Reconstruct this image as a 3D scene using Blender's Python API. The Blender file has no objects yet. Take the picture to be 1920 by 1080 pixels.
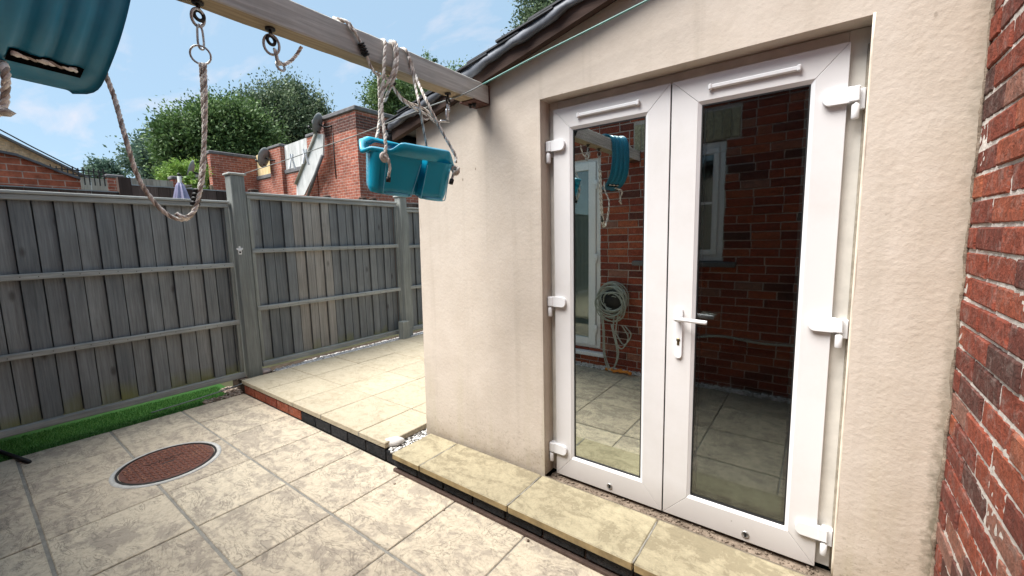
import bpy, math, random
import numpy as np
from mathutils import Vector, Matrix
R = math.radians
rnd = random.Random(7)
C = bpy.context.scene.collection
SC = bpy.context.scene

# ------------------------------------------------------------ camera
# world: rendered wall of the outbuilding is the plane y = 1.88, fence runs along x = -4.7,
# z = 0 is the eye height, the patio lies at z = -1.47
F_PX = 781.95
ROT = np.array([[0.80333632, 0.59510806, -0.02229692],
                [-0.05351264, 0.10942472, 0.99255359],
                [-0.59311648, 0.79616118, -0.11975065]])
cam = bpy.data.cameras.new('camera'); co = bpy.data.objects.new('camera', cam); C.objects.link(co)
cam.sensor_width = 36; cam.lens = F_PX / 1920 * 36; cam.clip_start = .02; cam.clip_end = 2000
co.matrix_world = Matrix(((ROT[0][0], ROT[1][0], -ROT[2][0], 0), (ROT[0][1], ROT[1][1], -ROT[2][1], 0),
                          (ROT[0][2], ROT[1][2], -ROT[2][2], 0), (0, 0, 0, 1)))
SC.camera = co

def P(u, v, x=None, y=None, z=None, d=None):
    """surveyed point: the sight line of a photo pixel met with a known plane of the site"""
    r = ROT.T @ np.array([(u - 960) / F_PX, -(v - 540) / F_PX, 1.0])
    k = d if d is not None else (x / r[0] if x is not None else (y / r[1] if y is not None else z / r[2]))
    return Vector(r * k)

# ------------------------------------------------------------ sky, sun, exposure
SUN_DIR = Vector((-.27, -.40, .875)).normalized()
el = math.asin(SUN_DIR.z); az = math.atan2(SUN_DIR.x, SUN_DIR.y)
W = bpy.data.worlds.new('World'); SC.world = W; W.use_nodes = True
wt = W.node_tree; wt.nodes.clear()
def wn(t, **k):
    n = wt.nodes.new(t)
    for a, b in k.items(): setattr(n, a, b)
    return n
sky = wn('ShaderNodeTexSky', sky_type='NISHITA', sun_disc=False, sun_elevation=el, sun_rotation=az,
         air_density=1.0, dust_density=.6, ozone_density=1.6, altitude=50)
tc = wn('ShaderNodeTexCoord'); sep = wn('ShaderNodeSeparateXYZ'); wt.links.new(tc.outputs['Generated'], sep.inputs[0])
# flatten the direction on a cloud plane
mx = wn('ShaderNodeMath', operation='MAXIMUM'); wt.links.new(sep.outputs[2], mx.inputs[0]); mx.inputs[1].default_value = 0.02
ad = wn('ShaderNodeMath', operation='ADD'); wt.links.new(mx.outputs[0], ad.inputs[0]); ad.inputs[1].default_value = .12
dx = wn('ShaderNodeMath', operation='DIVIDE'); wt.links.new(sep.outputs[0], dx.inputs[0]); wt.links.new(ad.outputs[0], dx.inputs[1])
dy = wn('ShaderNodeMath', operation='DIVIDE'); wt.links.new(sep.outputs[1], dy.inputs[0]); wt.links.new(ad.outputs[0], dy.inputs[1])
cb = wn('ShaderNodeCombineXYZ'); wt.links.new(dx.outputs[0], cb.inputs[0]); wt.links.new(dy.outputs[0], cb.inputs[1])
mpp = wn('ShaderNodeMapping'); mpp.inputs['Rotation'].default_value = (0, 0, R(-35)); mpp.inputs['Scale'].default_value = (.8, 2.0, 1); mpp.inputs['Location'].default_value = (.4, .3, 0); wt.links.new(cb.outputs[0], mpp.inputs[0])
nz = wn('ShaderNodeTexNoise'); nz.inputs['Scale'].default_value = 1.5; nz.inputs['Detail'].default_value = 7; nz.inputs['Roughness'].default_value = .55
nz.inputs['Distortion'].default_value = .3
wt.links.new(mpp.outputs[0], nz.inputs['Vector'])
rp = wn('ShaderNodeValToRGB'); rp.color_ramp.elements[0].position = .53; rp.color_ramp.elements[1].position = .75
rp.color_ramp.elements[1].color = (.75, .75, .75, 1)
wt.links.new(nz.outputs['Fac'], rp.inputs[0])
pale = wn('ShaderNodeMixRGB', blend_type='MIX'); pale.inputs[0].default_value = .78; pale.inputs[2].default_value = (2.7, 3.9, 5.0, 1)
wt.links.new(sky.outputs[0], pale.inputs[1])
mc = wn('ShaderNodeMixRGB', blend_type='MIX'); mc.inputs[2].default_value = (5.4, 5.0, 5.2, 1)
wt.links.new(rp.outputs[0], mc.inputs[0]); wt.links.new(pale.outputs[0], mc.inputs[1])
bg = wn('ShaderNodeBackground'); bg.inputs[1].default_value = .053
wt.links.new(mc.outputs[0], bg.inputs[0])
wo = wn('ShaderNodeOutputWorld'); wt.links.new(bg.outputs[0], wo.inputs[0])
sl = bpy.data.lights.new('sun', 'SUN'); sl.energy = 2.9; sl.angle = R(42); sl.color = (1, .97, .925)
so = bpy.data.objects.new('sun', sl); C.objects.link(so)
so.rotation_euler = SUN_DIR.to_track_quat('Z', 'Y').to_euler()
SC.view_settings.view_transform = 'Standard'; SC.view_settings.look = 'None'
SC.view_settings.exposure = 1.84; SC.view_settings.gamma = 1
SC.render.engine = 'CYCLES'
SC.cycles.max_bounces = 8; SC.cycles.transparent_max_bounces = 12; SC.cycles.sample_clamp_indirect = 6

# ------------------------------------------------------------ node helper
class NT:
    def __init__(s, name):
        s.m = bpy.data.materials.new(name); s.m.use_nodes = True; s.t = s.m.node_tree; s.t.nodes.clear()
        s.out = s.n('ShaderNodeOutputMaterial'); s.b = s.n('ShaderNodeBsdfPrincipled')
        s.l(s.b.outputs[0], s.out.inputs[0]); s.tc = s.n('ShaderNodeTexCoord')
    def n(s, t, **k):
        x = s.t.nodes.new(t)
        for a, b in k.items(): setattr(x, a, b)
        return x
    def l(s, a, b): s.t.links.new(a, b)
    def put(s, sock, v):
        if hasattr(v, 'links') or hasattr(v, 'is_output'): s.l(v, sock)
        else: sock.default_value = v if not (isinstance(v, tuple) and len(v) == 3 and sock.type == 'RGBA') else (*v, 1)
    def vec(s, scale=(1, 1, 1), off=None):
        m = s.n('ShaderNodeMapping'); s.l(s.tc.outputs['Object'], m.inputs[0]); m.inputs['Scale'].default_value = scale
        if off is not None: s.l(off, m.inputs['Location'])
        return m.outputs[0]
    def noise(s, sc, det=4, ro=.5, vec=None, dist=0, w='Fac'):
        x = s.n('ShaderNodeTexNoise'); x.inputs['Scale'].default_value = sc; x.inputs['Detail'].default_value = det
        x.inputs['Roughness'].default_value = ro; x.inputs['Distortion'].default_value = dist
        s.l(vec if vec is not None else s.tc.outputs['Object'], x.inputs['Vector']); return x.outputs[w]
    def vor(s, sc, vec=None, feat='F1', out='Distance'):
        x = s.n('ShaderNodeTexVoronoi', feature=feat); x.inputs['Scale'].default_value = sc
        s.l(vec if vec is not None else s.tc.outputs['Object'], x.inputs['Vector']); return x.outputs[out]
    def ramp(s, f, stops, interp='LINEAR'):
        x = s.n('ShaderNodeValToRGB'); cr = x.color_ramp; cr.interpolation = interp
        while len(cr.elements) < len(stops): cr.elements.new(.5)
        for e, (p, c) in zip(cr.elements, stops):
            e.position = p; e.color = (c, c, c, 1) if isinstance(c, (int, float)) else (*c, 1)
        s.l(f, x.inputs[0]); return x.outputs[0]
    def mix(s, f, a, b, mode='MIX'):
        x = s.n('ShaderNodeMixRGB', blend_type=mode)
        for i, v in enumerate((f, a, b)):
            if isinstance(v, (int, float)) and i: v = (v, v, v)
            s.put(x.inputs[i], v)
        return x.outputs[0]
    def math(s, op, a, b=0.0, clamp=False):
        x = s.n('ShaderNodeMath', operation=op, use_clamp=clamp); s.put(x.inputs[0], a); s.put(x.inputs[1], b); return x.outputs[0]
    def xyz(s):
        x = s.n('ShaderNodeSeparateXYZ'); s.l(s.tc.outputs['Object'], x.inputs[0]); return x.outputs
    def attr(s, name='tone'): return s.n('ShaderNodeAttribute', attribute_name=name).outputs['Fac']
    def bump(s, h, st=.5, dist=.01, prev=None):
        x = s.n('ShaderNodeBump'); x.inputs['Strength'].default_value = st; x.inputs['Distance'].default_value = dist
        s.l(h, x.inputs['Height'])
        if prev is not None: s.l(prev, x.inputs['Normal'])
        return x.outputs[0]
    def fin(s, col=None, rough=None, nrm=None, metal=None, spec=None, sub=None):
        if col is not None: s.put(s.b.inputs['Base Color'], col)
        if rough is not None: s.put(s.b.inputs['Roughness'], rough)
        if nrm is not None: s.l(nrm, s.b.inputs['Normal'])
        if metal is not None: s.b.inputs['Metallic'].default_value = metal
        if spec is not None: s.b.inputs['Specular IOR Level'].default_value = spec
        return s.m

M = {}
def simple(name, col, rough=.6, metal=0, var=.15, sc=8, bump=0, bsc=60, bd=.002, spec=.4):
    t = NT(name); n = t.noise(sc, 5, .6)
    k = t.ramp(n, [(.3, 1 - var), (.7, 1 + var)])
    c = t.mix(1, tuple(col), k, 'MULTIPLY')
    nr = t.bump(t.noise(bsc, 4, .6), bump, bd) if bump else None
    M[name] = t.fin(c, rough, nr, metal, spec); return M[name]

def m_stucco():
    t = NT('cream_render'); X, Y, Z = t.xyz()
    big = t.noise(1.3, 5, .6); mid = t.noise(7, 5, .65); fine = t.noise(60, 4, .7)
    c = t.ramp(big, [(.3, (.52, .455, .39)), (.72, (.60, .53, .46))])
    c = t.mix(t.ramp(mid, [(.35, 0), (.75, .35)]), c, (.42, .355, .285))
    # weathering stains: soot under the coping line, green streaks low on the left, splash dirt at the foot
    st = t.noise(1, 5, .6, t.vec((9, 9, .7)))
    lowm = t.ramp(Z, [(0, 1), (1, 0)])
    zz = t.math('MULTIPLY', t.math('ADD', Z, 1.40), 1.0)
    foot = t.ramp(t.math('ADD', zz, t.math('MULTIPLY', t.math('SUBTRACT', mid, .5), .35)), [(.03, 1), (.20, 0)])
    c = t.mix(t.math('MULTIPLY', foot, .72), c, (.27, .22, .16))
    drip = t.ramp(t.noise(1, 5, .6, t.vec((14, 14, .55))), [(.54, 0), (.74, .30)])
    c = t.mix(drip, c, (.36, .31, .25))
    ck = t.ramp(t.vor(1.1, t.vec((1, 1, .8), None), 'DISTANCE_TO_EDGE'), [(0, 1), (.0022, 0)]); cm = t.ramp(t.noise(1.7, 2), [(.56, 0), (.62, .45)])
    c = t.mix(t.math('MULTIPLY', ck, cm), c, (.25, .20, .16))
    green = t.math('MULTIPLY', t.ramp(st, [(.5, 0), (.72, 1)]), t.ramp(t.math('MULTIPLY', t.math('ADD', Z, 1.5), .5), [(.05, 1), (.55, 0)]))
    c = t.mix(t.math('MULTIPLY', green, .32), c, (.36, .33, .17))
    edge = t.ramp(t.math('ADD', X, t.math('MULTIPLY', t.math('SUBTRACT', mid, .5), .2)), [(.13, 0), (.40, 1)])  # right strip browner: its dimmer light painted in, along with corner grime
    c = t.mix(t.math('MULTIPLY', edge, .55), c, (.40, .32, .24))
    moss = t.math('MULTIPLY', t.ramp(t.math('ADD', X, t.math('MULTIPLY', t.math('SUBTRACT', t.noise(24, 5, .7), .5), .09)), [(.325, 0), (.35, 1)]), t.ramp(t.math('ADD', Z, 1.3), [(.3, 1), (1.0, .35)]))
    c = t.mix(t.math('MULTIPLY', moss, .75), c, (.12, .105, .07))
    sp2 = t.math('MULTIPLY', t.ramp(t.noise(70, 3, .6), [(.58, 0), (.68, 1)]), t.ramp(t.math('ADD', Z, 1.40), [(.08, .8), (.45, 0)]))
    c = t.mix(t.math('MULTIPLY', sp2, .6), c, (.20, .17, .12))
    # small dark nicks
    v = t.vor(7, t.vec((1.4, 1.4, .8))); nick = t.ramp(v, [(.035, 1), (.06, 0)])
    nm = t.ramp(t.noise(3.1, 2), [(.52, 0), (.58, 1)])
    c = t.mix(t.math('MULTIPLY', t.math('MULTIPLY', nick, nm), .7), c, (.16, .12, .09))
    bs = t.math('ADD', t.math('MULTIPLY', t.noise(52, 4, .55), 1.0), t.math('MULTIPLY', fine, .8))
    rough_side = t.ramp(X, [(.0, .25), (.2, .75)])
    n1 = t.bump(t.noise(3.0, 3, .5), .3, .015)
    h = t.math('MULTIPLY', bs, t.math('ADD', rough_side, .45))
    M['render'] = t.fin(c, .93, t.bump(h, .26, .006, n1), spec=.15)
m_stucco()

def m_upvc():
    t = NT('white_upvc'); n = t.noise(3, 6, .7); f = t.noise(90, 3, .6)
    c = t.mix(t.ramp(n, [(.45, 0), (.8, .4)]), (.66, .645, .645), (.52, .49, .45))
    X, Y, Z = t.xyz()
    sp = t.ramp(t.vor(16), [(.03, 1), (.05, 0)]); sm = t.ramp(t.noise(2.3, 2), [(.60, 0), (.64, 1)])
    c = t.mix(t.math('MULTIPLY', sp, sm), c, (.2, .17, .13))
    low = t.ramp(t.math('ADD', t.math('ADD', Z, 1.36), t.math('MULTIPLY', t.math('SUBTRACT', n, .5), .2)), [(0, .6), (.18, 0)])
    c = t.mix(low, c, (.40, .35, .30))
    M['upvc'] = t.fin(c, .42, t.bump(f, .12, .001), spec=.35)
m_upvc()
simple('upvc_clean', (.74, .74, .755), .3, var=.03)
simple('upvc_old', (.58, .55, .50), .5, var=.12, sc=12)
simple('bead_cream', (.68, .60, .50), .8, var=.15, sc=20)
simple('grime', (.30, .265, .21), .9, var=.3, sc=30, bump=.5, bsc=60)
simple('gasket', (.012, .012, .013), .5, var=.1)
simple('opener', (.72, .72, .72), .35, .2, var=.05)
simple('brass', (.28, .22, .12), .4, 1, var=.2)
simple('steel', (.62, .62, .62), .35, .9, var=.2, sc=30)
simple('galv', (.55, .55, .54), .45, .75, var=.25, sc=60)
simple('dark_steel', (.03, .028, .027), .5, .3, var=.3)
simple('black_rubber', (.012, .012, .012), .55, var=.2)
simple('rusty', (.10, .045, .035), .8, .2, var=.35, sc=40, bump=.4)
simple('cast_low', (.11, .048, .036), .9, var=.35, sc=30, bump=.4)
simple('slot_shade_black', (.004, .004, .004), 1, var=.1, spec=0)
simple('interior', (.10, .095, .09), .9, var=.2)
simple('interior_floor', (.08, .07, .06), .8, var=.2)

def m_brick(name, stops, smear=.5, dark_top=False, mossy=0, scale=1):
    t = NT(name); tone = t.attr()
    c = t.ramp(tone, stops)
    n = t.noise(38, 7, .75, dist=.8); c = t.mix(t.ramp(n, [(.38, .0), (.62, .85)]), c, t.mix(1, c, .42, 'MULTIPLY'))
    s2 = t.noise(11, 8, .8, dist=2.0)
    c = t.mix(t.math('MULTIPLY', t.ramp(s2, [(.50, 0), (.72, 1)]), smear), c, (.33, .275, .25))
    n3 = t.noise(60, 3, .6)
    c = t.mix(t.ramp(n3, [(.6, 0), (.8, .5)]), c, (.06, .03, .025))
    h = t.math('ADD', t.noise(22, 6, .7, dist=.4), t.math('MULTIPLY', t.noise(110, 3, .6), .3))
    M[name] = t.fin(c, .88, t.bump(h, 1.0, .012), spec=.2)
RED = [(0, (.065, .034, .030)), (.15, (.115, .038, .030)), (.4, (.165, .045, .031)), (.75, (.225, .060, .036)), (.92, (.27, .088, .048)), (1, (.20, .12, .10))]
m_brick('brick', [(p_, (c_[0] * 1.35, c_[1] * 1.22, c_[2] * 1.15)) for p_, c_ in RED], .5)
m_brick('brick_clean', [(p_, (c_[0] * 1.7, c_[1] * 1.5, c_[2] * 1.4)) for p_, c_ in RED], .15)
m_brick('brick_eng', [(0, (.012, .014, .017)), (1, (.035, .037, .042))], .10)
m_brick('brick_cream', [(0, (.36, .32, .21)), (1, (.52, .47, .33))], .1)
def m_mortar(name, a, b):
    t = NT(name); n = t.noise(14, 6, .7); c = t.ramp(n, [(.3, a), (.7, b)])
    M[name] = t.fin(c, .95, t.bump(t.noise(70, 5, .7), .9, .008), spec=.1)
m_mortar('mortar', (.46, .41, .37), (.74, .69, .64))
m_mortar('mortar_grey', (.36, .31, .29), (.55, .50, .47))
m_mortar('mortar_red', (.07, .05, .042), (.13, .09, .075))
m_mortar('joint', (.19, .18, .16), (.35, .33, .29))
m_mortar('concrete', (.38, .37, .35), (.56, .55, .52))
m_mortar('soil', (.03, .024, .018), (.08, .06, .045))
m_mortar('rubble', (.10, .075, .055), (.34, .27, .21))

def m_slab(name, cream, taupe, amount, relief=1.0, lo=.40, hi=.60):
    t = NT(name); tone = t.attr()
    off = t.n('ShaderNodeCombineXYZ'); t.l(t.math('MULTIPLY', tone, 37.0), off.inputs[0]); t.l(t.math('MULTIPLY', tone, 11.0), off.inputs[1])
    v = t.vec((1, 1, 1), off.outputs[0]); vs = t.vec((1.0, 1.7, 1), off.outputs[0])
    a = t.noise(4.2, 9, .68, vs, .9); b = t.noise(21, 7, .75, v, .5); fn = t.noise(120, 4, .7, v)
    patch = t.math('ADD', a, t.math('MULTIPLY', t.math('SUBTRACT', b, .5), .62))
    f = t.ramp(patch, [(lo, 0), (lo + .05, .55), (hi, 1)])
    c = t.mix(t.math('MULTIPLY', t.math('SUBTRACT', 1.0, f), amount), cream, taupe)
    c = t.mix(t.ramp(b, [(.35, .22), (.6, 0)]), c, tuple(.72 * q for q in taupe))
    ct = t.ramp(t.math('FRACT', t.math('MULTIPLY', tone, 5.3)), [(0, (.90, .88, .86)), (1, (1.06, 1.05, 1.02))])
    c = t.mix(1, c, ct, 'MULTIPLY')
    c = t.mix(t.ramp(fn, [(.3, .25), (.55, 0)]), c, tuple(.6 * q for q in taupe))
    rip = t.noise(3.4, 8, .6, vs, 1.6)
    ledge = t.ramp(rip, [(.36, 0), (.375, .22), (.44, .26), (.455, .5), (.53, .54), (.545, .8), (.63, .84), (.645, 1)])
    edgeline = t.ramp(rip, [(.345, 0), (.37, 1), (.385, 0), (.435, 0), (.452, 1), (.465, 0), (.525, 0)])
    c = t.mix(t.math('MULTIPLY', edgeline, .38 * relief), c, tuple(.55 * q for q in taupe))
    h = t.math('ADD', t.math('MULTIPLY', ledge, .8), t.math('MULTIPLY', b, .35))
    h = t.math('ADD', h, t.math('MULTIPLY', fn, .08))
    M[name] = t.fin(c, .86, t.bump(h, .5 * relief, .012), spec=.2)
m_slab('slab_lower', (.57, .495, .385), (.345, .298, .245), .85, 1.5, .42, .58)
m_slab('slab_upper', (.45, .395, .30), (.335, .285, .20), .6, 1.0, .36, .52)
m_slab('slab_cope', (.385, .34, .235), (.25, .215, .145), .9, .7, .42, .60)
simple('slab_edge', (.27, .20, .10), .9, var=.3, sc=14, bump=.5, bsc=50, bd=.004)

def m_wood(name, stops, axis, knots=True, algae=0.0, sc=1.0, bump=.35):
    t = NT(name); tone = t.attr()
    s = [26 * sc, 26 * sc, 26 * sc]; s[axis] = 1.1 * sc
    off = t.n('ShaderNodeCombineXYZ')
    for i in range(3): t.l(t.math('MULTIPLY', tone, (13., 29., 7.)[i]), off.inputs[i])
    v = t.vec(tuple(s), off.outputs[0]); s2 = [90, 90, 90]; s2[axis] = 4
    g = t.noise(1, 6, .65, v, .7); g2 = t.noise(1, 4, .6, t.vec(tuple(s2), off.outputs[0]))
    ks = [6, 6, 6]; ks[axis] = 2.6
    c = t.ramp(tone, stops)
    c = t.mix(1, c, t.ramp(g, [(.25, .72), (.5, 1.0), (.75, 1.22)]), 'MULTIPLY')
    c = t.mix(1, c, t.ramp(g2, [(.3, .8), (.7, 1.2)]), 'MULTIPLY')
    bl = t.noise(2.3, 4, .6); c = t.mix(1, c, t.ramp(bl, [(.3, .88), (.7, 1.12)]), 'MULTIPLY')
    if knots:
        kv = t.vor(1, t.vec(tuple(ks), off.outputs[0])); kn = t.ramp(kv, [(.05, 1), (.13, 0)])
        c = t.mix(t.math('MULTIPLY', kn, .6), c, (.045, .038, .034))
    if algae:
        X, Y, Z = t.xyz()
        lo = t.ramp(t.math('ADD', t.math('MULTIPLY', t.math('ADD', Z, 1.35), 3.6), t.math('MULTIPLY', t.math('SUBTRACT', bl, .5), 1.6)), [(.1, 1), (.75, 0)])
        am = t.math('MULTIPLY', lo, t.ramp(t.math('FRACT', t.math('MULTIPLY', tone, 7.7)), [(.5, .08), (.62, 1)]))
        c = t.mix(t.math('MULTIPLY', am, algae), c, (.20, .20, .055))
    h = t.math('ADD', g, t.math('MULTIPLY', g2, .5))
    M[name] = t.fin(c, .87, t.bump(h, bump, .006), spec=.2)
GREY = [(0, (.130, .139, .144)), (.35, (.170, .178, .182)), (.62, (.205, .211, .210)), (.80, (.230, .230, .224)), (.9, (.275, .26, .24)), (1, (.31, .29, .265))]
m_wood('board', GREY, 2, True, .8)
m_wood('rail', [(0, (.25, .26, .255)), (1, (.36, .365, .345))], 1, False, 0)
m_wood('post', [(0, (.19, .20, .19)), (1, (.26, .27, .25))], 2, False, .15)
m_wood('beam', [(0, (.47, .465, .44)), (1, (.53, .52, .49))], 1, True, 0, 1.0, .5)
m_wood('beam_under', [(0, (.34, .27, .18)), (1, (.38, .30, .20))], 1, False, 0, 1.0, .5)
m_wood('fence_brown', [(0, (.055, .035, .028)), (.5, (.10, .065, .05)), (1, (.15, .10, .08))], 2, False)
m_wood('fence_pale', [(0, (.27, .25, .22)), (1, (.42, .40, .36))], 2, False)
m_wood('fence_white', [(0, (.42, .42, .41)), (1, (.60, .60, .59))], 2, False)
m_wood('fence_new', [(0, (.62, .46, .24)), (1, (.72, .56, .32))], 2, False)
m_wood('bark', [(0, (.06, .045, .03)), (1, (.09, .07, .05))], 2, False)
m_wood('dark_board', [(0, (.035, .022, .018)), (1, (.08, .05, .04))], 0, False)

def m_bgbrick(name, a, b, mort, sx=1.0, blotch=.4):
    t = NT(name); X, Y, Z = t.xyz()
    cbn = t.n('ShaderNodeCombineXYZ'); t.l(t.math('ADD', X, Y), cbn.inputs[0]); t.l(Z, cbn.inputs[1])
    bk = t.n('ShaderNodeTexBrick'); t.l(cbn.outputs[0], bk.inputs['Vector'])
    for k, v in (('Scale', 1.0), ('Brick Width', .225), ('Row Height', .075), ('Mortar Size', .006), ('Mortar Smooth', .3), ('Bias', 0.0)):
        bk.inputs[k].default_value = v
    bk.inputs['Color1'].default_value = (*a, 1); bk.inputs['Color2'].default_value = (*b, 1); bk.inputs['Mortar'].default_value = (*mort, 1)
    n = t.noise(2.4, 5, .65); n2 = t.noise(13, 5, .7)
    c = t.mix(1, bk.outputs[0], t.ramp(n, [(.3, .7), (.7, 1.25)]), 'MULTIPLY')
    c = t.mix(1, c, t.ramp(n2, [(.3, .65), (.7, 1.3)]), 'MULTIPLY')
    c = t.mix(t.ramp(t.noise(5, 5, .7, dist=1), [(.60, 0), (.72, blotch)]), c, (.45, .36, .33))
    M[name] = t.fin(c, .9, t.bump(bk.outputs['Fac'], -.5, .01), spec=.15)
m_bgbrick('bg_red', (.38, .13, .085), (.27, .085, .06), (.42, .34, .29), blotch=.55)
m_bgbrick('bg_dark', (.09, .05, .045), (.13, .055, .045), (.25, .20, .18), blotch=.1)
m_bgbrick('bg_orange', (.40, .12, .065), (.32, .09, .05), (.40, .28, .22), blotch=.1)
m_bgbrick('bg_buff', (.60, .43, .28), (.52, .36, .22), (.42, .33, .24), blotch=.1)
simple('coping', (.13, .125, .13), .85, var=.3, sc=6, bump=.3, bsc=30)
simple('slate', (.035, .037, .042), .6, var=.35, sc=14, bump=.4, bsc=25)
simple('lead', (.12, .13, .15), .55, .1, var=.4, sc=9, bump=.4, bsc=14, bd=.006)
simple('dish_grey', (.22, .235, .23), .6, var=.1)
simple('lilac', (.36, .34, .47), .8, var=.2)
simple('wire_green', (.14, .30, .27), .5, var=.2)
simple('peg', (.75, .78, .8), .5, var=.05)
simple('hose_grey', (.34, .37, .33), .45, var=.15)
simple('hose_orange', (.70, .25, .04), .45, var=.1)
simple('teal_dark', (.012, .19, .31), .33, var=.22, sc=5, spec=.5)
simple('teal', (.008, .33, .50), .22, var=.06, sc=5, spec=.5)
simple('teal_edge', (.14, .50, .70), .3, var=.05)
simple('reflected_sky_grey', (.45, .45, .46), .9, var=.1)  # light grey painted in for sky mirrored by the house door panes
simple('stone_white', (.60, .58, .56), .75, var=.12, sc=30, bump=.2)
simple('stone_pink', (.46, .36, .32), .75, var=.15, sc=20, bump=.2)
simple('ground', (.10, .10, .05), .95, var=.4, sc=1.5)

def m_rope():
    t = NT('rope_fibre'); n = t.noise(160, 3, .6); b = t.noise(9, 3, .5)
    c = t.ramp(t.attr(), [(0, (.22, .16, .125)), (1, (.92, .88, .82))]); c = t.mix(1, c, t.ramp(n, [(.3, .75), (.6, 1.1)]), 'MULTIPLY'); c = t.mix(t.ramp(b, [(.5, 0), (.75, .5)]), c, (.60, .52, .45))
    M['rope'] = t.fin(c, .9, t.bump(n, .6, .002), spec=.1)
m_rope()
def m_tone(name, stops, rough=.7, spec=.2):
    t = NT(name); c = t.ramp(t.attr(), stops); M[name] = t.fin(c, rough, spec=spec)
def m_leaf(name, stops):
    t = NT(name); c = t.ramp(t.attr(), stops)
    tr = t.n('ShaderNodeBsdfTranslucent'); t.l(c, tr.inputs[0]); mxs = t.n('ShaderNodeMixShader'); mxs.inputs[0].default_value = .3
    t.put(t.b.inputs['Base Color'], c); t.b.inputs['Roughness'].default_value = .55; t.b.inputs['Specular IOR Level'].default_value = .3
    t.l(t.b.outputs[0], mxs.inputs[1]); t.l(tr.outputs[0], mxs.inputs[2]); t.l(mxs.outputs[0], t.out.inputs[0]); M[name] = t.m
m_leaf('leaf_deep', [(0, (.03, .055, .03)), (.6, (.09, .135, .07)), (1, (.22, .28, .16))])
m_leaf('leaf_green', [(0, (.030, .065, .018)), (.6, (.09, .16, .05)), (1, (.24, .34, .14))])
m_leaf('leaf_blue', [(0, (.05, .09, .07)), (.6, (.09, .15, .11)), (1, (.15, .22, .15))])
m_leaf('leaf_bright', [(0, (.09, .17, .03)), (.6, (.20, .33, .06)), (1, (.32, .44, .12))])
m_leaf('turf', [(0, (.03, .10, .02)), (.6, (.08, .24, .05)), (1, (.24, .44, .14))])
m_tone('gravel', [(0, (.30, .28, .27)), (.3, (.55, .53, .51)), (1, (.75, .74, .74))])
m_tone('gravel_mix', [(0, (.02, .02, .02)), (.4, (.10, .09, .08)), (.5, (.55, .53, .5)), (1, (.8, .79, .77))])
m_tone('gravel_brown', [(0, (.10, .07, .05)), (.5, (.25, .19, .15)), (1, (.42, .36, .30))])

def m_cast():
    t = NT('rusted_cast_iron'); n = t.noise(14, 6, .7); n2 = t.noise(70, 4, .7)
    c = t.ramp(n, [(.3, (.13, .05, .035)), (.5, (.20, .085, .06)), (.72, (.28, .14, .09))])
    c = t.mix(t.ramp(n2, [(.5, 0), (.75, .5)]), c, (.09, .045, .04))
    M['cast'] = t.fin(c, .85, t.bump(n2, .5, .003), spec=.2)
m_cast()
def m_glass(name, refl, tint):
    t = NT(name)
    g = t.n('ShaderNodeBsdfGlossy'); g.inputs['Roughness'].default_value = .004; g.inputs[0].default_value = (*tint, 1)
    tr = t.n('ShaderNodeBsdfTransparent'); tr.inputs[0].default_value = (.75, .8, .78, 1)
    fr = t.n('ShaderNodeLayerWeight'); fr.inputs[0].default_value = .25
    f = t.math('ADD', refl, t.math('MULTIPLY', fr.outputs['Fresnel'], .35), True)
    mxs = t.n('ShaderNodeMixShader'); t.l(f, mxs.inputs[0]); t.l(tr.outputs[0], mxs.inputs[1]); t.l(g.outputs[0], mxs.inputs[2])
    t.l(mxs.outputs[0], t.out.inputs[0]); M[name] = t.m
m_glass('glass_silvered', .56, (.95, 1, .94))
m_glass('glass_dark', .095, (.95, .97, 1))
m_glass('glass_plain', .12, (1, 1, 1))

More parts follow.
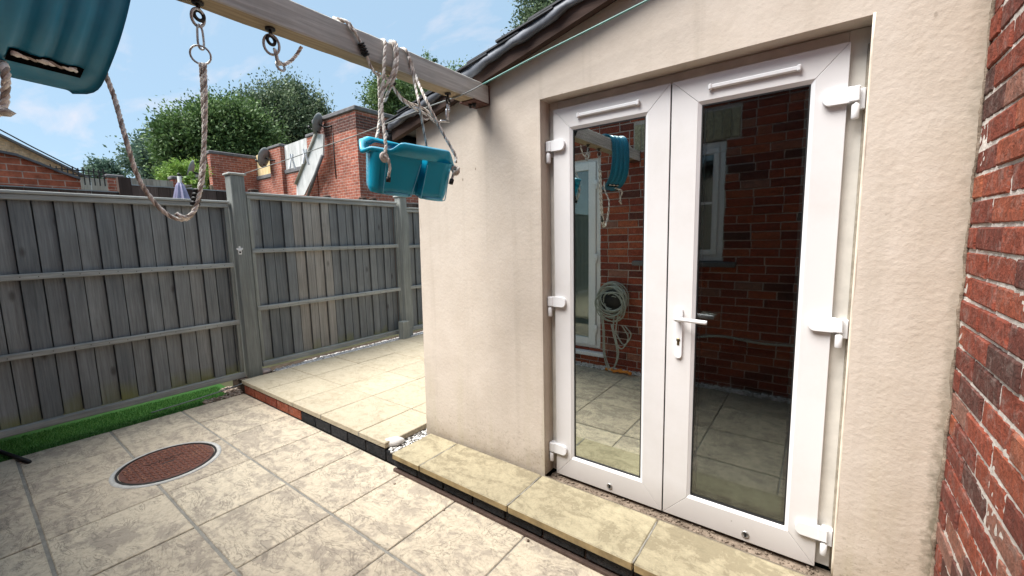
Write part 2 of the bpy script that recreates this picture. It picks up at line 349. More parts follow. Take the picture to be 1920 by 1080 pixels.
# ------------------------------------------------------------ mesh helper
class MB:
    def __init__(s): s.v = []; s.f = []; s.t = []; s.mi = []; s.sm = []
    def add(s, vs, fs, tone=.5, mi=0, smooth=False):
        b = len(s.v); s.v += [tuple(q) for q in vs]
        for f in fs: s.f.append(tuple(b + i for i in f)); s.t.append(tone); s.mi.append(mi); s.sm.append(smooth)
        return s
    def box(s, lo, hi, tone=.5, mi=0, mat=None, ch=0.0, jit=0.0):
        lo = Vector(lo); hi = Vector(hi); c = (lo + hi) / 2; h = (hi - lo) / 2
        if ch <= 0:
            vs = [Vector((sx * h.x, sy * h.y, sz * h.z)) + c for sx in (-1, 1) for sy in (-1, 1) for sz in (-1, 1)]
            fs = [(0, 1, 3, 2), (4, 6, 7, 5), (0, 4, 5, 1), (2, 3, 7, 6), (0, 2, 6, 4), (1, 5, 7, 3)]
        else:
            ch = min(ch, .45 * min(h.x, h.y, h.z) * 2); idx = {}; vs = []
            for sx in (-1, 1):
                for sy in (-1, 1):
                    for sz in (-1, 1):
                        for a in range(3):
                            d = [ch, ch, ch]; d[a] = 0
                            idx[(sx, sy, sz, a)] = len(vs)
                            vs.append(c + Vector((sx * (h.x - d[0]), sy * (h.y - d[1]), sz * (h.z - d[2]))))
            g = lambda a, b, cc, k: idx[(a, b, cc, k)]
            fs = [tuple(g(1, b, cc, 0) for b, cc in ((-1, -1), (1, -1), (1, 1), (-1, 1))), tuple(g(-1, b, cc, 0) for b, cc in ((-1, -1), (-1, 1), (1, 1), (1, -1))),
                  tuple(g(a, 1, cc, 1) for a, cc in ((-1, -1), (-1, 1), (1, 1), (1, -1))), tuple(g(a, -1, cc, 1) for a, cc in ((-1, -1), (1, -1), (1, 1), (-1, 1))),
                  tuple(g(a, b, 1, 2) for a, b in ((-1, -1), (1, -1), (1, 1), (-1, 1))), tuple(g(a, b, -1, 2) for a, b in ((-1, -1), (-1, 1), (1, 1), (1, -1)))]
            for a in (-1, 1):
                for b in (-1, 1):
                    fs.append((g(a, b, -1, 0), g(a, b, 1, 0), g(a, b, 1, 1), g(a, b, -1, 1)))
                    fs.append((g(a, -1, b, 0), g(a, 1, b, 0), g(a, 1, b, 2), g(a, -1, b, 2)))
                    fs.append((g(-1, a, b, 1), g(1, a, b, 1), g(1, a, b, 2), g(-1, a, b, 2)))
                    for cc in (-1, 1): fs.append((g(a, b, cc, 0), g(a, b, cc, 1), g(a, b, cc, 2)))
        if jit: vs = [q + Vector((rnd.uniform(-jit, jit), rnd.uniform(-jit, jit), rnd.uniform(-jit, jit))) for q in vs]
        if mat is not None: vs = [mat @ q for q in vs]
        return s.add(vs, fs, tone, mi)
    def prism(s, poly, vec, tone=.5, mi=0):
        n = len(poly); vec = Vector(vec); a = [Vector(p) for p in poly]
        vs = a + [p + vec for p in a]
        fs = [tuple(range(n)), tuple(range(2 * n - 1, n - 1, -1))] + [(i, i + n, (i + 1) % n + n, (i + 1) % n) for i in range(n)]
        return s.add(vs, fs, tone, mi)
    def tube(s, pts, r, n=8, tone=.5, mi=0, cap=True, closed=False, flat=None):
        pts = [Vector(p) for p in pts]; m = len(pts)
        rr = r if isinstance(r, (list, tuple)) else [r] * m
        T = []
        for i in range(m):
            a = pts[(i - 1) % m] if (closed or i > 0) else pts[0]; b = pts[(i + 1) % m] if (closed or i < m - 1) else pts[-1]
            d = (b - a); T.append(d.normalized() if d.length > 1e-9 else Vector((0, 0, 1)))
        up = Vector((0, 0, 1)) if abs(T[0].z) < .9 else Vector((1, 0, 0))
        N = (up - T[0] * up.dot(T[0])).normalized(); vs = []
        for i in range(m):
            N = (N - T[i] * N.dot(T[i])).normalized(); B = T[i].cross(N)
            for k in range(n):
                a = 2 * math.pi * k / n; vs.append(pts[i] + (N * math.cos(a) + B * math.sin(a)) * rr[i])
        fs = []
        for i in range(m if closed else m - 1):
            j = (i + 1) % m
            for k in range(n): fs.append((i * n + k, i * n + (k + 1) % n, j * n + (k + 1) % n, j * n + k))
        if cap and not closed: fs += [tuple(range(n - 1, -1, -1)), tuple((m - 1) * n + k for k in range(n))]
        return s.add(vs, fs, tone, mi, True)
    def rope(s, pts, r=.0075, pitch=.048, tone=.5):
        pts = smooth(pts, .009); m = len(pts)
        T = [(pts[min(i + 1, m - 1)] - pts[max(i - 1, 0)]).normalized() for i in range(m)]
        up = Vector((0, 0, 1)) if abs(T[0].z) < .9 else Vector((1, 0, 0)); N = (up - T[0] * up.dot(T[0])).normalized()
        L = 0; st = [[], [], []]
        for i in range(m):
            if i: L += (pts[i] - pts[i - 1]).length
            N = (N - T[i] * N.dot(T[i])).normalized(); B = T[i].cross(N)
            for k in range(3):
                a = 2 * math.pi * (k / 3 + L / (pitch * 1.0)); st[k].append(pts[i] + (N * math.cos(a) + B * math.sin(a)) * r * .52)
        for i_, q in enumerate(st): s.tube(q, r * .60, 6, (1, .85, .22)[i_])
        return s
    def ring(s, c, ax, rad, r, n=20, sx=1.0, sdir=None, tone=.5, mi=0):
        c = Vector(c); ax = Vector(ax).normalized(); u = Vector(sdir) if sdir is not None else (Vector((0, 0, 1)) if abs(ax.z) < .9 else Vector((1, 0, 0)))
        u = (u - ax * u.dot(ax)).normalized(); w = ax.cross(u)
        return s.tube([c + u * math.cos(2 * math.pi * k / n) * rad * sx + w * math.sin(2 * math.pi * k / n) * rad for k in range(n)], r, 8, tone, mi, closed=True)
    def lathe(s, prof, c, ax=(0, 0, 1), n=24, tone=.5, mi=0, smooth=True, sq=1.0):
        c = Vector(c); ax = Vector(ax).normalized(); u = (Vector((1, 0, 0)) if abs(ax.x) < .9 else Vector((0, 1, 0))) if sq == 1 else ax.cross(Vector((0, 0, 1)))
        u = (u - ax * u.dot(ax)).normalized(); w = ax.cross(u); vs = []
        for (r, h) in prof:
            for k in range(n):
                a = 2 * math.pi * k / n; vs.append(c + ax * h + (u * math.cos(a) + w * math.sin(a) * sq) * r)
        fs = [(i * n + k, i * n + (k + 1) % n, (i + 1) * n + (k + 1) % n, (i + 1) * n + k) for i in range(len(prof) - 1) for k in range(n)]
        fs += [tuple(range(n - 1, -1, -1)), tuple((len(prof) - 1) * n + k for k in range(n))]
        return s.add(vs, fs, tone, mi, smooth)
    def blob(s, c, r, tone=.5, mi=0, sq=(1, 1, .7), jit=.18):
        g = (1 + 5 ** .5) / 2
        V = [(-1, g, 0), (1, g, 0), (-1, -g, 0), (1, -g, 0), (0, -1, g), (0, 1, g), (0, -1, -g), (0, 1, -g), (g, 0, -1), (g, 0, 1), (-g, 0, -1), (-g, 0, 1)]
        Fc = [(0, 11, 5), (0, 5, 1), (0, 1, 7), (0, 7, 10), (0, 10, 11), (1, 5, 9), (5, 11, 4), (11, 10, 2), (10, 7, 6), (7, 1, 8), (3, 9, 4), (3, 4, 2), (3, 2, 6), (3, 6, 8), (3, 8, 9), (4, 9, 5), (2, 4, 11), (6, 2, 10), (8, 6, 7), (9, 8, 1)]
        a = rnd.uniform(0, 6.28); ca, sa = math.cos(a), math.sin(a); vs = []
        for x, y, z in V:
            k = r / 1.9 * (1 + rnd.uniform(-jit, jit)); x, y, z = x * k * sq[0], y * k * sq[1], z * k * sq[2]
            vs.append((c[0] + x * ca - y * sa, c[1] + x * sa + y * ca, c[2] + z))
        return s.add(vs, Fc, tone, mi, True)
    def build(s, name, mats, parent=None, bevel=0, sub=0, origin=None):
        if not isinstance(mats, (list, tuple)): mats = [mats]
        me = bpy.data.meshes.new(name); o0 = Vector(origin) if origin is not None else Vector((0, 0, 0))
        vv = [tuple(Vector(q) - o0) for q in s.v] if origin is not None else s.v
        me.from_pydata(vv, [], s.f)
        for m in mats: me.materials.append(M[m])
        me.polygons.foreach_set('material_index', s.mi); me.polygons.foreach_set('use_smooth', s.sm)
        a = me.attributes.new('tone', 'FLOAT', 'FACE'); a.data.foreach_set('value', [float(q) for q in s.t])
        me.update(); o = bpy.data.objects.new(name, me); C.objects.link(o); o.location = o0
        if parent is not None:
            o.parent = parent; o.matrix_parent_inverse = parent.matrix_world.inverted()
        if bevel:
            b = o.modifiers.new('bevel', 'BEVEL'); b.width = bevel; b.segments = 2; b.limit_method = 'ANGLE'; b.angle_limit = R(40)
        if sub:
            b = o.modifiers.new('sub', 'SUBSURF'); b.levels = sub; b.render_levels = sub
        return o
def smooth(pts, step=.02):
    pts = [Vector(p) for p in pts]
    if len(pts) == 2: pts = [pts[0], (pts[0] + pts[1]) / 2, pts[1]]
    out = []
    for i in range(len(pts) - 1):
        p0 = pts[i - 1] if i else pts[0] * 2 - pts[1]; p1, p2 = pts[i], pts[i + 1]; p3 = pts[i + 2] if i + 2 < len(pts) else p2 * 2 - p1
        n = max(2, int((p2 - p1).length / step))
        for k in range(n):
            t = k / n; out.append(.5 * ((2 * p1) + (p2 - p0) * t + (2 * p0 - 5 * p1 + 4 * p2 - p3) * t * t + (3 * p1 - p0 - 3 * p2 + p3) * t ** 3))
    out.append(pts[-1]); return out
def tag(o, label=None, cat=None, group=None, kind=None):
    if label: o['label'] = label
    if cat: o['category'] = cat
    if group: o['group'] = group
    if kind: o['kind'] = kind
    return o
def empty(name, loc, label, cat, group=None):
    o = bpy.data.objects.new(name, None); C.objects.link(o); o.location = loc; o.empty_display_size = .1
    bpy.context.view_layer.update() if False else None
    o.matrix_world = Matrix.Translation(Vector(loc)); return tag(o, label, cat, group)
def dup(root, delta, label=None):
    def cp(o, par):
        c = o.copy(); C.objects.link(c)
        if par is not None: c.parent = par
        for ch in [q for q in o.children]: cp(ch, c)
        return c
    r = cp(root, None); r.location = root.location + Vector(delta)
    if label: r['label'] = label
    return r

PZ = -1.47; UZ = -1.335            # lower patio, upper patio / step top
YW = 1.88; XF = -4.68; XB = .37; YH = -.35

# ============================================================ SETTING: ground, patios
g = MB(); g.add([(-400, -400, -1.62), (400, -400, -1.62), (400, 400, -1.62), (-400, 400, -1.62)], [(0, 1, 2, 3)])
tag(g.build('ground', 'ground'), 'dull green land stretching beyond the fence', 'ground', kind='structure')

pb = MB(); pb.box((-4.52, YH, PZ - .12), (XB, 1.60, PZ - .006))
xs = [-4.52, -4.08, -3.60, -3.08, -2.565, -2.07, -1.59, -1.11, -.62, -.13, XB]
ys = [-.25, .13, .62, 1.09, 1.60]
for i in range(len(xs) - 1):
    for j in range(len(ys) - 1):
        gx, gy = .0038, .0075
        t = rnd.random(); dz = rnd.uniform(-.0015, .0015)
        pb.box((xs[i] + gx, ys[j] + gy, PZ - .03), (xs[i + 1] - gx, ys[j + 1] - gy, PZ + dz), t, 1, ch=.0035)
tag(pb.build('lower_patio', ['joint', 'slab_lower']), 'lower patio of cream and taupe riven slabs with grey joints', 'patio', kind='structure')

ub = MB(); ub.box((-4.52, 1.68, PZ - .10), (-2.30, 6.0, UZ - .042), .5, 0)
ub.box((-4.50, 1.59, UZ - .039), (-2.33, 5.95, UZ - .008), .5, 0)
uxs = [-4.54, -4.04, -3.52, -3.07, -2.565, -2.262]; uys = [1.585, 2.065, 2.56, 3.05, 3.54, 4.03, 4.52, 5.01, 5.5, 6.0]
for i in range(len(uxs) - 1):
    for j in range(len(uys) - 1):
        ja = -.0 if j else -.0
        ub.box((uxs[i] + .003, uys[j] + .004, UZ - .04), (uxs[i + 1] - .003, uys[j + 1] - .004, UZ + rnd.uniform(-.0015, .0015)), rnd.random(), 1, ch=.004, jit=.0008)
tag(ub.build('upper_patio', ['joint', 'slab_upper']), 'raised patio of yellow cream riven slabs', 'patio', kind='structure')

# gravel helper (nobody could count it)
def gravel(name, regions, n, r, mat, label, z=0, flat=.7):
    m = MB()
    for (x0, y0, x1, y1, zz) in regions:
        A = abs((x1 - x0) * (y1 - y0))
        for k in range(int(n * A)):
            m.blob((rnd.uniform(x0, x1), rnd.uniform(y0, y1), zz + rnd.uniform(-.004, .012)), r * rnd.uniform(.6, 1.3), rnd.random(), sq=(1.2, 1, flat))
    return tag(m.build(name, mat), label, 'gravel', kind='stuff')
gb = MB(); gb.box((-4.86, 1.62, PZ - .1), (-4.54, 6, UZ - .03)); gb.box((-2.262, 1.62, PZ - .1), (-2.19, 5.8, UZ - .075))
tag(gb.build('soil_bed', 'soil'), 'dark soil under the gravel strip beside the raised patio', 'soil', kind='structure')
gravel('white_gravel', [(-4.66, 1.95, -4.545, 5.5, UZ - .022), (-4.72, 2.3, -4.6, 5.5, UZ - .03)], 9000, .011, 'gravel', 'strip of small white chippings along the foot of the fence')
gravel('white_gravel', [(-4.52, YH, XB, -.255, PZ + .0)], 6500, .012, 'gravel', 'white chippings along the foot of the house wall')
gravel('mixed_gravel', [(-2.258, 1.60, -2.125, 1.75, UZ - .055), (-2.30, 1.72, -2.135, 2.1, UZ - .055)], 16000, .010, 'gravel_mix', 'black and white chippings filling the gap between raised patio and door step')
gravel('brown_gravel', [(-4.63, 1.28, -4.525, 1.58, PZ - .006), (-4.86, 1.50, -4.55, 1.60, PZ - .004), (-4.86, 1.62, -4.62, 1.93, UZ - .03)], 5000, .014, 'gravel_brown', 'brown chippings in the corner where the turf strip meets the raised patio')

# artificial turf strip
tb = MB(); tb.box((-5.3, -3, PZ - .1), (-4.525, 1.58, PZ - .012), .2)
for k in range(26000):
    x = rnd.uniform(-5.02, -4.53); y = rnd.uniform(-.4, 1.52); h = rnd.uniform(.010, .024); a = rnd.uniform(0, 6.28); w = .0022
    dx, dy = math.cos(a) * w, math.sin(a) * w; lx, ly = rnd.uniform(-.01, .01), rnd.uniform(-.01, .01)
    tb.add([(x - dx, y - dy, PZ - .013), (x + dx, y + dy, PZ - .013), (x + lx, y + ly, PZ - .013 + h)], [(0, 1, 2)], rnd.random())
tag(tb.build('artificial_turf', 'turf'), 'strip of bright green artificial turf between fence and patio', 'artificial grass', kind='stuff')

# ============================================================ riser under the raised patio and the door step
rw = empty('low_retaining_wall', (-3.4, 1.62, PZ), 'low brick riser under the raised patio edge, red bricks then dark ones', 'retaining wall')
m = MB(); m.box((-4.50, 1.625, PZ - .05), (-2.14, 1.70, UZ - .047)); m.build('mortar_bed', 'mortar_red', rw)
m = MB(); m2 = MB(); x = -4.50; k = 0
while x < -2.2:
    w = .215
    if x < -3.40: m.box((x, 1.595, PZ + .006), (min(x + w, -3.40), 1.66, UZ - .048), rnd.uniform(.6, .98), ch=.003, jit=.001)
    else: m2.box((x, 1.594, PZ + .008), (min(x + w, -2.15), 1.66, UZ - .052), rnd.random(), ch=.003, jit=.001)
    x = x + w + .010 if not (x < -3.40 <= x + w + .01) else -3.39
m.build('red_bricks', 'brick', rw); m2.build('dark_bricks', 'brick_eng', rw)

ds = empty('door_step', (-1, 1.7, PZ), 'olive yellow stone slab step on dark bricks below the white doors', 'step')
m = MB(); m.box((-2.13, 1.572, PZ - .05), (XB - .002, 1.96, UZ - .047)); m.build('mortar_bed', 'mortar_red', ds)
m = MB(); x = -2.135
while x < XB - .02:
    m.box((x, 1.556, PZ + .032), (min(x + .215, XB - .004), 1.60, UZ - .050), rnd.random(), ch=.003, jit=.001); x += .226
m.build('dark_bricks', 'brick_eng', ds)
m = MB(); m.box((-2.14, 1.547, PZ - .01), (XB - .004, 1.571, PZ + .018), .4, ch=.004, jit=.001); m.build('base_strip', 'mortar_red', ds)
sxs = [-2.122, -1.862, -1.205, -.556, .10, XB - .004]
for i in range(5):
    m = MB(); a, b = sxs[i] + .003, sxs[i + 1] - .003; t = rnd.random()
    m.box((a, 1.532, UZ - .040), (b, 1.862, UZ + rnd.uniform(-.001, .001)), t, 0, ch=.005, jit=.0008)
    for q, f in enumerate(m.f):
        zs_ = [m.v[i_][2] for i_ in f]; ysv = [m.v[i_][1] for i_ in f]
        if max(ysv) < 1.545 and max(zs_) - min(zs_) > .015: m.mi[q] = 1
    m.build('step_slab', ['slab_cope', 'slab_edge'], ds)
m = MB(); m.box((-1.19, 1.862, UZ - .06), (.095, 1.985, UZ - .034))
for k in range(700):
    m.blob((rnd.uniform(-1.19, .095), rnd.uniform(1.85, 1.955), UZ - .032 + rnd.uniform(-.004, .006)), rnd.choice((.003, .004, .007)), rnd.random(), sq=(1, 1, .6))
tag(m.build('crumbled_mortar', 'rubble', ds), kind='stuff')
# mortar squeezed in the slab joints
m = MB()
for x in sxs[1:4]:
    pts = [(x + rnd.uniform(-.002, .002), 1.54 + i * .03, UZ - .004 + rnd.uniform(-.003, .002)) for i in range(11)]
    m.tube(pts, .0042, 6)
tag(m.build('joint_mortar', 'joint', ds), kind='stuff')

def pebble(name, c, s, mat, label, rot=.0):
    m = MB(); pr = []
    n = 14
    for i in range(n + 1):
        a = math.pi * i / n; pr.append((max(1e-4, math.sin(a)), -math.cos(a)))
    vs0 = len(m.v); m.lathe(pr, (0, 0, 0), n=22)
    mt = Matrix.Translation(c) @ Matrix.Rotation(rot, 4, 'Z')
    m.v = [tuple(mt @ Vector((x * s[0] * (1 + .1 * math.sin(3 * y + x)), y * s[1] * (1 + .12 * math.sin(2.3 * x)), z * s[2]))) for x, y, z in m.v]
    return tag(m.build(name, mat, origin=c), label, 'pebble')
pebble('pebble', P(736, 829, z=UZ - .025), (.075, .038, .033), 'stone_white', 'large smooth white pebble wedged at the edge beside the door step', .9)
pebble('pebble', P(492, 697, z=UZ + .0), (.075, .05, .035), 'stone_pink', 'pinkish grey pebble at the foot of the tall fence post', 1.2)
m = MB()
for u, v in ((832, 957), (1062, 1000), (655, 783), (873, 862), (740, 908), (990, 1015)):
    p = P(u, v, z=PZ); m.blob((p.x, p.y, PZ + .004), .008, rnd.uniform(0, .5))
tag(m.build('debris', 'gravel_brown'), 'tiny crumbs of stone scattered on the patio below the step', 'debris', kind='stuff')

# ============================================================ manhole
mc_ = Vector((-3.50, .74, PZ))
mh = empty('manhole_cover', mc_, 'round rust brown cast iron manhole cover set in the patio', 'manhole cover')
m = MB(); m.lathe([(.298, -.01), (.295, .0035), (.270, .0045), (.270, -.01)], mc_, n=64); m.build('concrete_collar', 'concrete', mh)
m = MB(); m.lathe([(.268, -.01), (.268, .008), (.257, .008), (.257, -.004), (.25, -.004)], mc_, n=64, smooth=False); m.build('rim', 'dark_steel', mh)
m = MB(); m.lathe([(.251, -.01), (.251, .005), (.243, .0065), (.10, .0065), (.001, .0065)], mc_, n=64, smooth=False); m.mi = [1] * len(m.f)
k = 0
for iy in range(-11, 12):
    for ix in range(-11, 12):
        x = ix * .0265; y = iy * .0265
        if math.hypot(x, y) > .228: continue
        if -.078 < x < -.032 and abs(y) < .125: continue
        if abs(x) < .018 and abs(y) < .045: continue
        a = (.7 if (ix + iy) % 2 else -.7) + rnd.uniform(-.1, .1)
        m.box((-.0118, -.0050, .0), (.0118, .0050, .0062), .5, mat=Matrix.Translation(mc_ + Vector((x, y, .0062))) @ Matrix.Rotation(a, 4, 'Z'), ch=.002)
lid = m.build('lid', ['cast', 'cast_low'], mh)
m = MB(); m.box((-.005, -.034, 0), (.005, .034, .0015), mat=Matrix.Translation(mc_ + Vector((0, 0, .0068)))); m.build('key_slot', 'gasket', lid)
cu = bpy.data.curves.new('lettering', 'FONT'); cu.body = 'WREKIN'; cu.size = .047; cu.extrude = .003; cu.align_x = 'CENTER'; cu.align_y = 'CENTER'
tmp = bpy.data.objects.new('tmp', cu); C.objects.link(tmp); bpy.context.view_layer.update()
me = bpy.data.meshes.new_from_object(tmp.evaluated_get(bpy.context.evaluated_depsgraph_get())); bpy.data.objects.remove(tmp)
me.transform(Matrix.Translation(mc_ + Vector((-.054, 0, .0085))) @ Matrix.Rotation(R(90), 4, 'Z') @ Matrix.Diagonal((1.15, 1, 1, 1)))
me.materials.clear(); me.materials.append(M['rusty']); lt = bpy.data.objects.new('lettering', me); C.objects.link(lt); lt.parent = lid

# ============================================================ OUTBUILDING
ob = empty('outbuilding', (-1, 2.5, PZ), 'cream rendered outbuilding with sloping slate roof and white double doors', 'outbuilding')
ZOB, ZOT = UZ - .01, .696; XL, XR = -1.198, .098
def roofz(x): return 1.046 + (x + .859) * .2385
m = MB()
def wallx(z): return -2.18 + (z + 1.34) * .0185
cols = [None, XL, XR, XB]
zl = [PZ - .05, ZOB, ZOT, None]
grid = {}
for i, x in enumerate(cols):
    for j, z in enumerate(zl):
        zz = z if z is not None else None
        xx = x if x is not None else wallx(z if z is not None else .7)
        if zz is None: zz = roofz(xx) + .02
        grid[i, j] = len(m.v); m.v.append((xx, YW, zz))
for i in range(3):
    for j in range(3):
        if i == 1 and j == 1: continue
        m.f.append((grid[i, j], grid[i + 1, j], grid[i + 1, j + 1], grid[i, j + 1])); m.t.append(.5); m.mi.append(0); m.sm.append(False)
# reveals
YI = 2.03
q = [(XL, ZOB), (XR, ZOB), (XR, ZOT), (XL, ZOT)]
for a in range(1, 4):
    b = (a + 1) % 4; ia = [(1, 1), (2, 1), (2, 2), (1, 2)]
    n0 = len(m.v); m.v += [(q[a][0], YI, q[a][1]), (q[b][0], YI, q[b][1])]
    m.f.append((grid[ia[a]], grid[ia[b]], n0 + 1, n0)); m.t.append(.5); m.mi.append(0); m.sm.append(False)
# left flank
n0 = len(m.v); m.v += [(-2.18, 5.6, PZ - .05), (-2.14, 5.6, roofz(-2.14) - .02)]
m.f.append((grid[0, 0], n0, n0 + 1, grid[0, 3])); m.t.append(.5); m.mi.append(0); m.sm.append(False)
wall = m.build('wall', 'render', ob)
m = MB(); m.prism([(-2.14, 5.6, PZ), (4.0, 5.6, PZ), (4.0, 5.6, 1.9), (-2.14, 5.6, .7)], (0, .1, 0)); m.build('rear_wall', 'render', ob)
# inside room
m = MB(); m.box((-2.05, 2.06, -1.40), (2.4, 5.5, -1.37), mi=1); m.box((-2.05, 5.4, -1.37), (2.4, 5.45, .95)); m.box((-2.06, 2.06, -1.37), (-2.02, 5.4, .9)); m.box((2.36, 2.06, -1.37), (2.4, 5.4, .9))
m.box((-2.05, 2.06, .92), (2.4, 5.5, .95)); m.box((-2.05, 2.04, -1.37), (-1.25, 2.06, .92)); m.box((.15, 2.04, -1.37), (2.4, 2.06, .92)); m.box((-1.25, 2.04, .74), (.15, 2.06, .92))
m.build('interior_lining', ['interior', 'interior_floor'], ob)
# roof: slates laid in courses, lead verge, barge board
y0 = 1.80
def rp3(x, y, dz=0): return (x, y, roofz(x) + dz)
m = MB()
m.prism([rp3(-2.36, y0 + .03, .022), rp3(3.2, y0 + .03, .022), rp3(3.2, y0 + .03, .05), rp3(-2.36, y0 + .03, .05)], (0, 4.0, 0))
x = -2.40; row = 0
while x < 1.2:
    yy = y0 - .012 + (row % 2) * -.006
    kk = 0
    while yy < 5.7:
        wd = .25 if kk or row % 2 == 0 else .125
        tz = rnd.uniform(0, .003); e = rnd.uniform(-.006, .006)
        m.prism([rp3(x + e, yy, .072 + tz), rp3(x + .34, yy, .050), rp3(x + .34, yy, .057), rp3(x + e, yy, .082 + tz)], (0, wd - .004, 0), rnd.random())
        yy += wd; kk += 1
    x += .20; row += 1
rf = m.build('roof', 'slate', ob)
# lead/felt verge strip with a rumpled lower edge
m = MB(); n = 60; vs = []
for i in range(n + 1):
    x = -2.31 + i * (3.6 / n); w = .012 * math.sin(i * .9) + .010 * math.sin(i * 2.3 + 1) * (1 if x < -.9 else .3)
    o_ = .006 * math.sin(i * 1.7)
    vs += [(x, y0 - .002, roofz(x) + .062), (x, y0 - .012 + o_, roofz(x) + .035), (x, y0 - .010 + o_ * 1.3, roofz(x) + .006 + w * .55), (x, y0 + .012, roofz(x) + .008 + w * .5), (x, y0 + .012, roofz(x) + .062)]
fs = [(i * 5 + k, (i + 1) * 5 + k, (i + 1) * 5 + (k + 1) % 5, i * 5 + (k + 1) % 5) for i in range(n) for k in range(5)]
fs += [(0, 1, 2, 3, 4), tuple(n * 5 + k for k in (4, 3, 2, 1, 0))]
m.add(vs, fs, .5, 0, True); m.build('verge_flashing', 'lead', rf)
m = MB(); m.prism([rp3(-2.30, y0 + .013, -.052), rp3(-.22, y0 + .013, -.052), rp3(-.22, y0 + .013, .03), rp3(-2.30, y0 + .013, .03)], (0, .03, 0), .4)
m.prism([rp3(-.214, y0 + .013, -.052), rp3(1.6, y0 + .013, -.052), rp3(1.6, y0 + .013, .03), rp3(-.214, y0 + .013, .03)], (0, .03, 0), .7)
m.prism([rp3(-2.30, y0 + .044, -.035), rp3(1.6, y0 + .044, -.035), rp3(1.6, y0 + .044, .02), rp3(-2.30, y0 + .044, .02)], (0, .034, 0), .2)
m.build('barge_board', 'dark_board', rf)
# eave gutter and boarded flank under the eave
m = MB(); m.tube([(-2.39, 1.84, .685), (-2.39, 5.6, .675)], .052, 12, cap=True); m.build('gutter', 'gasket', rf)
m = MB()
for i in range(14):
    m.box((-2.225, 1.96 + i * .12, -.1), (-2.205, 2.07 + i * .12, .68), rnd.random())
m.box((-2.24, 1.93, .58), (-2.19, 5.4, .64), .1)
m.build('flank_boarding', 'dark_board', ob)

# ---- door frame (fixed)
m = MB()
YF = 1.972
m.box((XL + .001, YF, ZOB + .001), (XL + .052, YF + .06, ZOT - .001), ch=.002); m.box((XR - .062, YF, ZOB + .001), (XR - .001, YF + .06, ZOT - .001), ch=.002)
m.box((XL + .052, YF + .001, ZOT - .048), (XR - .062, YF + .06, ZOT - .001), ch=.002); m.box((XL + .052, YF + .001, ZOB - .02), (XR - .062, YF + .06, ZOB + .002), ch=.002)
m.build('door_frame', 'upvc_old', ob)
# sealant bead on the right jamb
m = MB(); m.tube([(XR - .002, YW + .004 + .002 * math.sin(i * 1.3), ZOB + .01 + i * .0885) for i in range(24)], .0045, 8); m.build('sealant', 'bead_cream', ob)
m = MB(); m.tube([(XR - .004, YF - .003 + .003 * math.sin(i * 1.9), ZOB + i * .09) for i in range(23)], .006, 6); m.build('sealant', 'grime', ob)

def hinge(parent, xe, z, s, right):
    """flag hinge; xe = door edge, s = +1 pin to the right"""
    m = MB(); y = 1.945
    # rounded flag plate on the leaf
    pts = []; L = .060; h = .027
    for i in range(9): a = math.pi / 2 + math.pi * i / 8; pts.append((xe - s * (L - .010) + s * .022 * math.cos(a) * 1.0, h * math.sin(a)))
    poly = [(xe + s * .012, -h), (xe + s * .012, h)] + [(px_, pz_) for px_, pz_ in pts]
    m.prism([(a, y - .018, z + b) for a, b in poly], (0, .018, 0), 0)
    m.box((min(xe + s * .004, xe + s * .036), y - .021, z - .026), (max(xe + s * .004, xe + s * .034), y - .004, z + .026), ch=.003)
    m.lathe([(.009, 0), (.0115, .004), (.0115, .046), (.009, .050)], (xe + s * .024, y - .012, z - .084), n=14)
    m.lathe([(.008, 0), (.008, .01)], (xe + s * .026, y - .012, z - .040), n=12, mi=1)
    m.box((min(xe + s * .014, xe + s * .05), y + .002, z - .05), (max(xe + s * .014, xe + s * .05), y + .028, z + .02), ch=.002)
    return m.build('hinge', ['upvc_clean', 'galv'], parent, bevel=.0025)

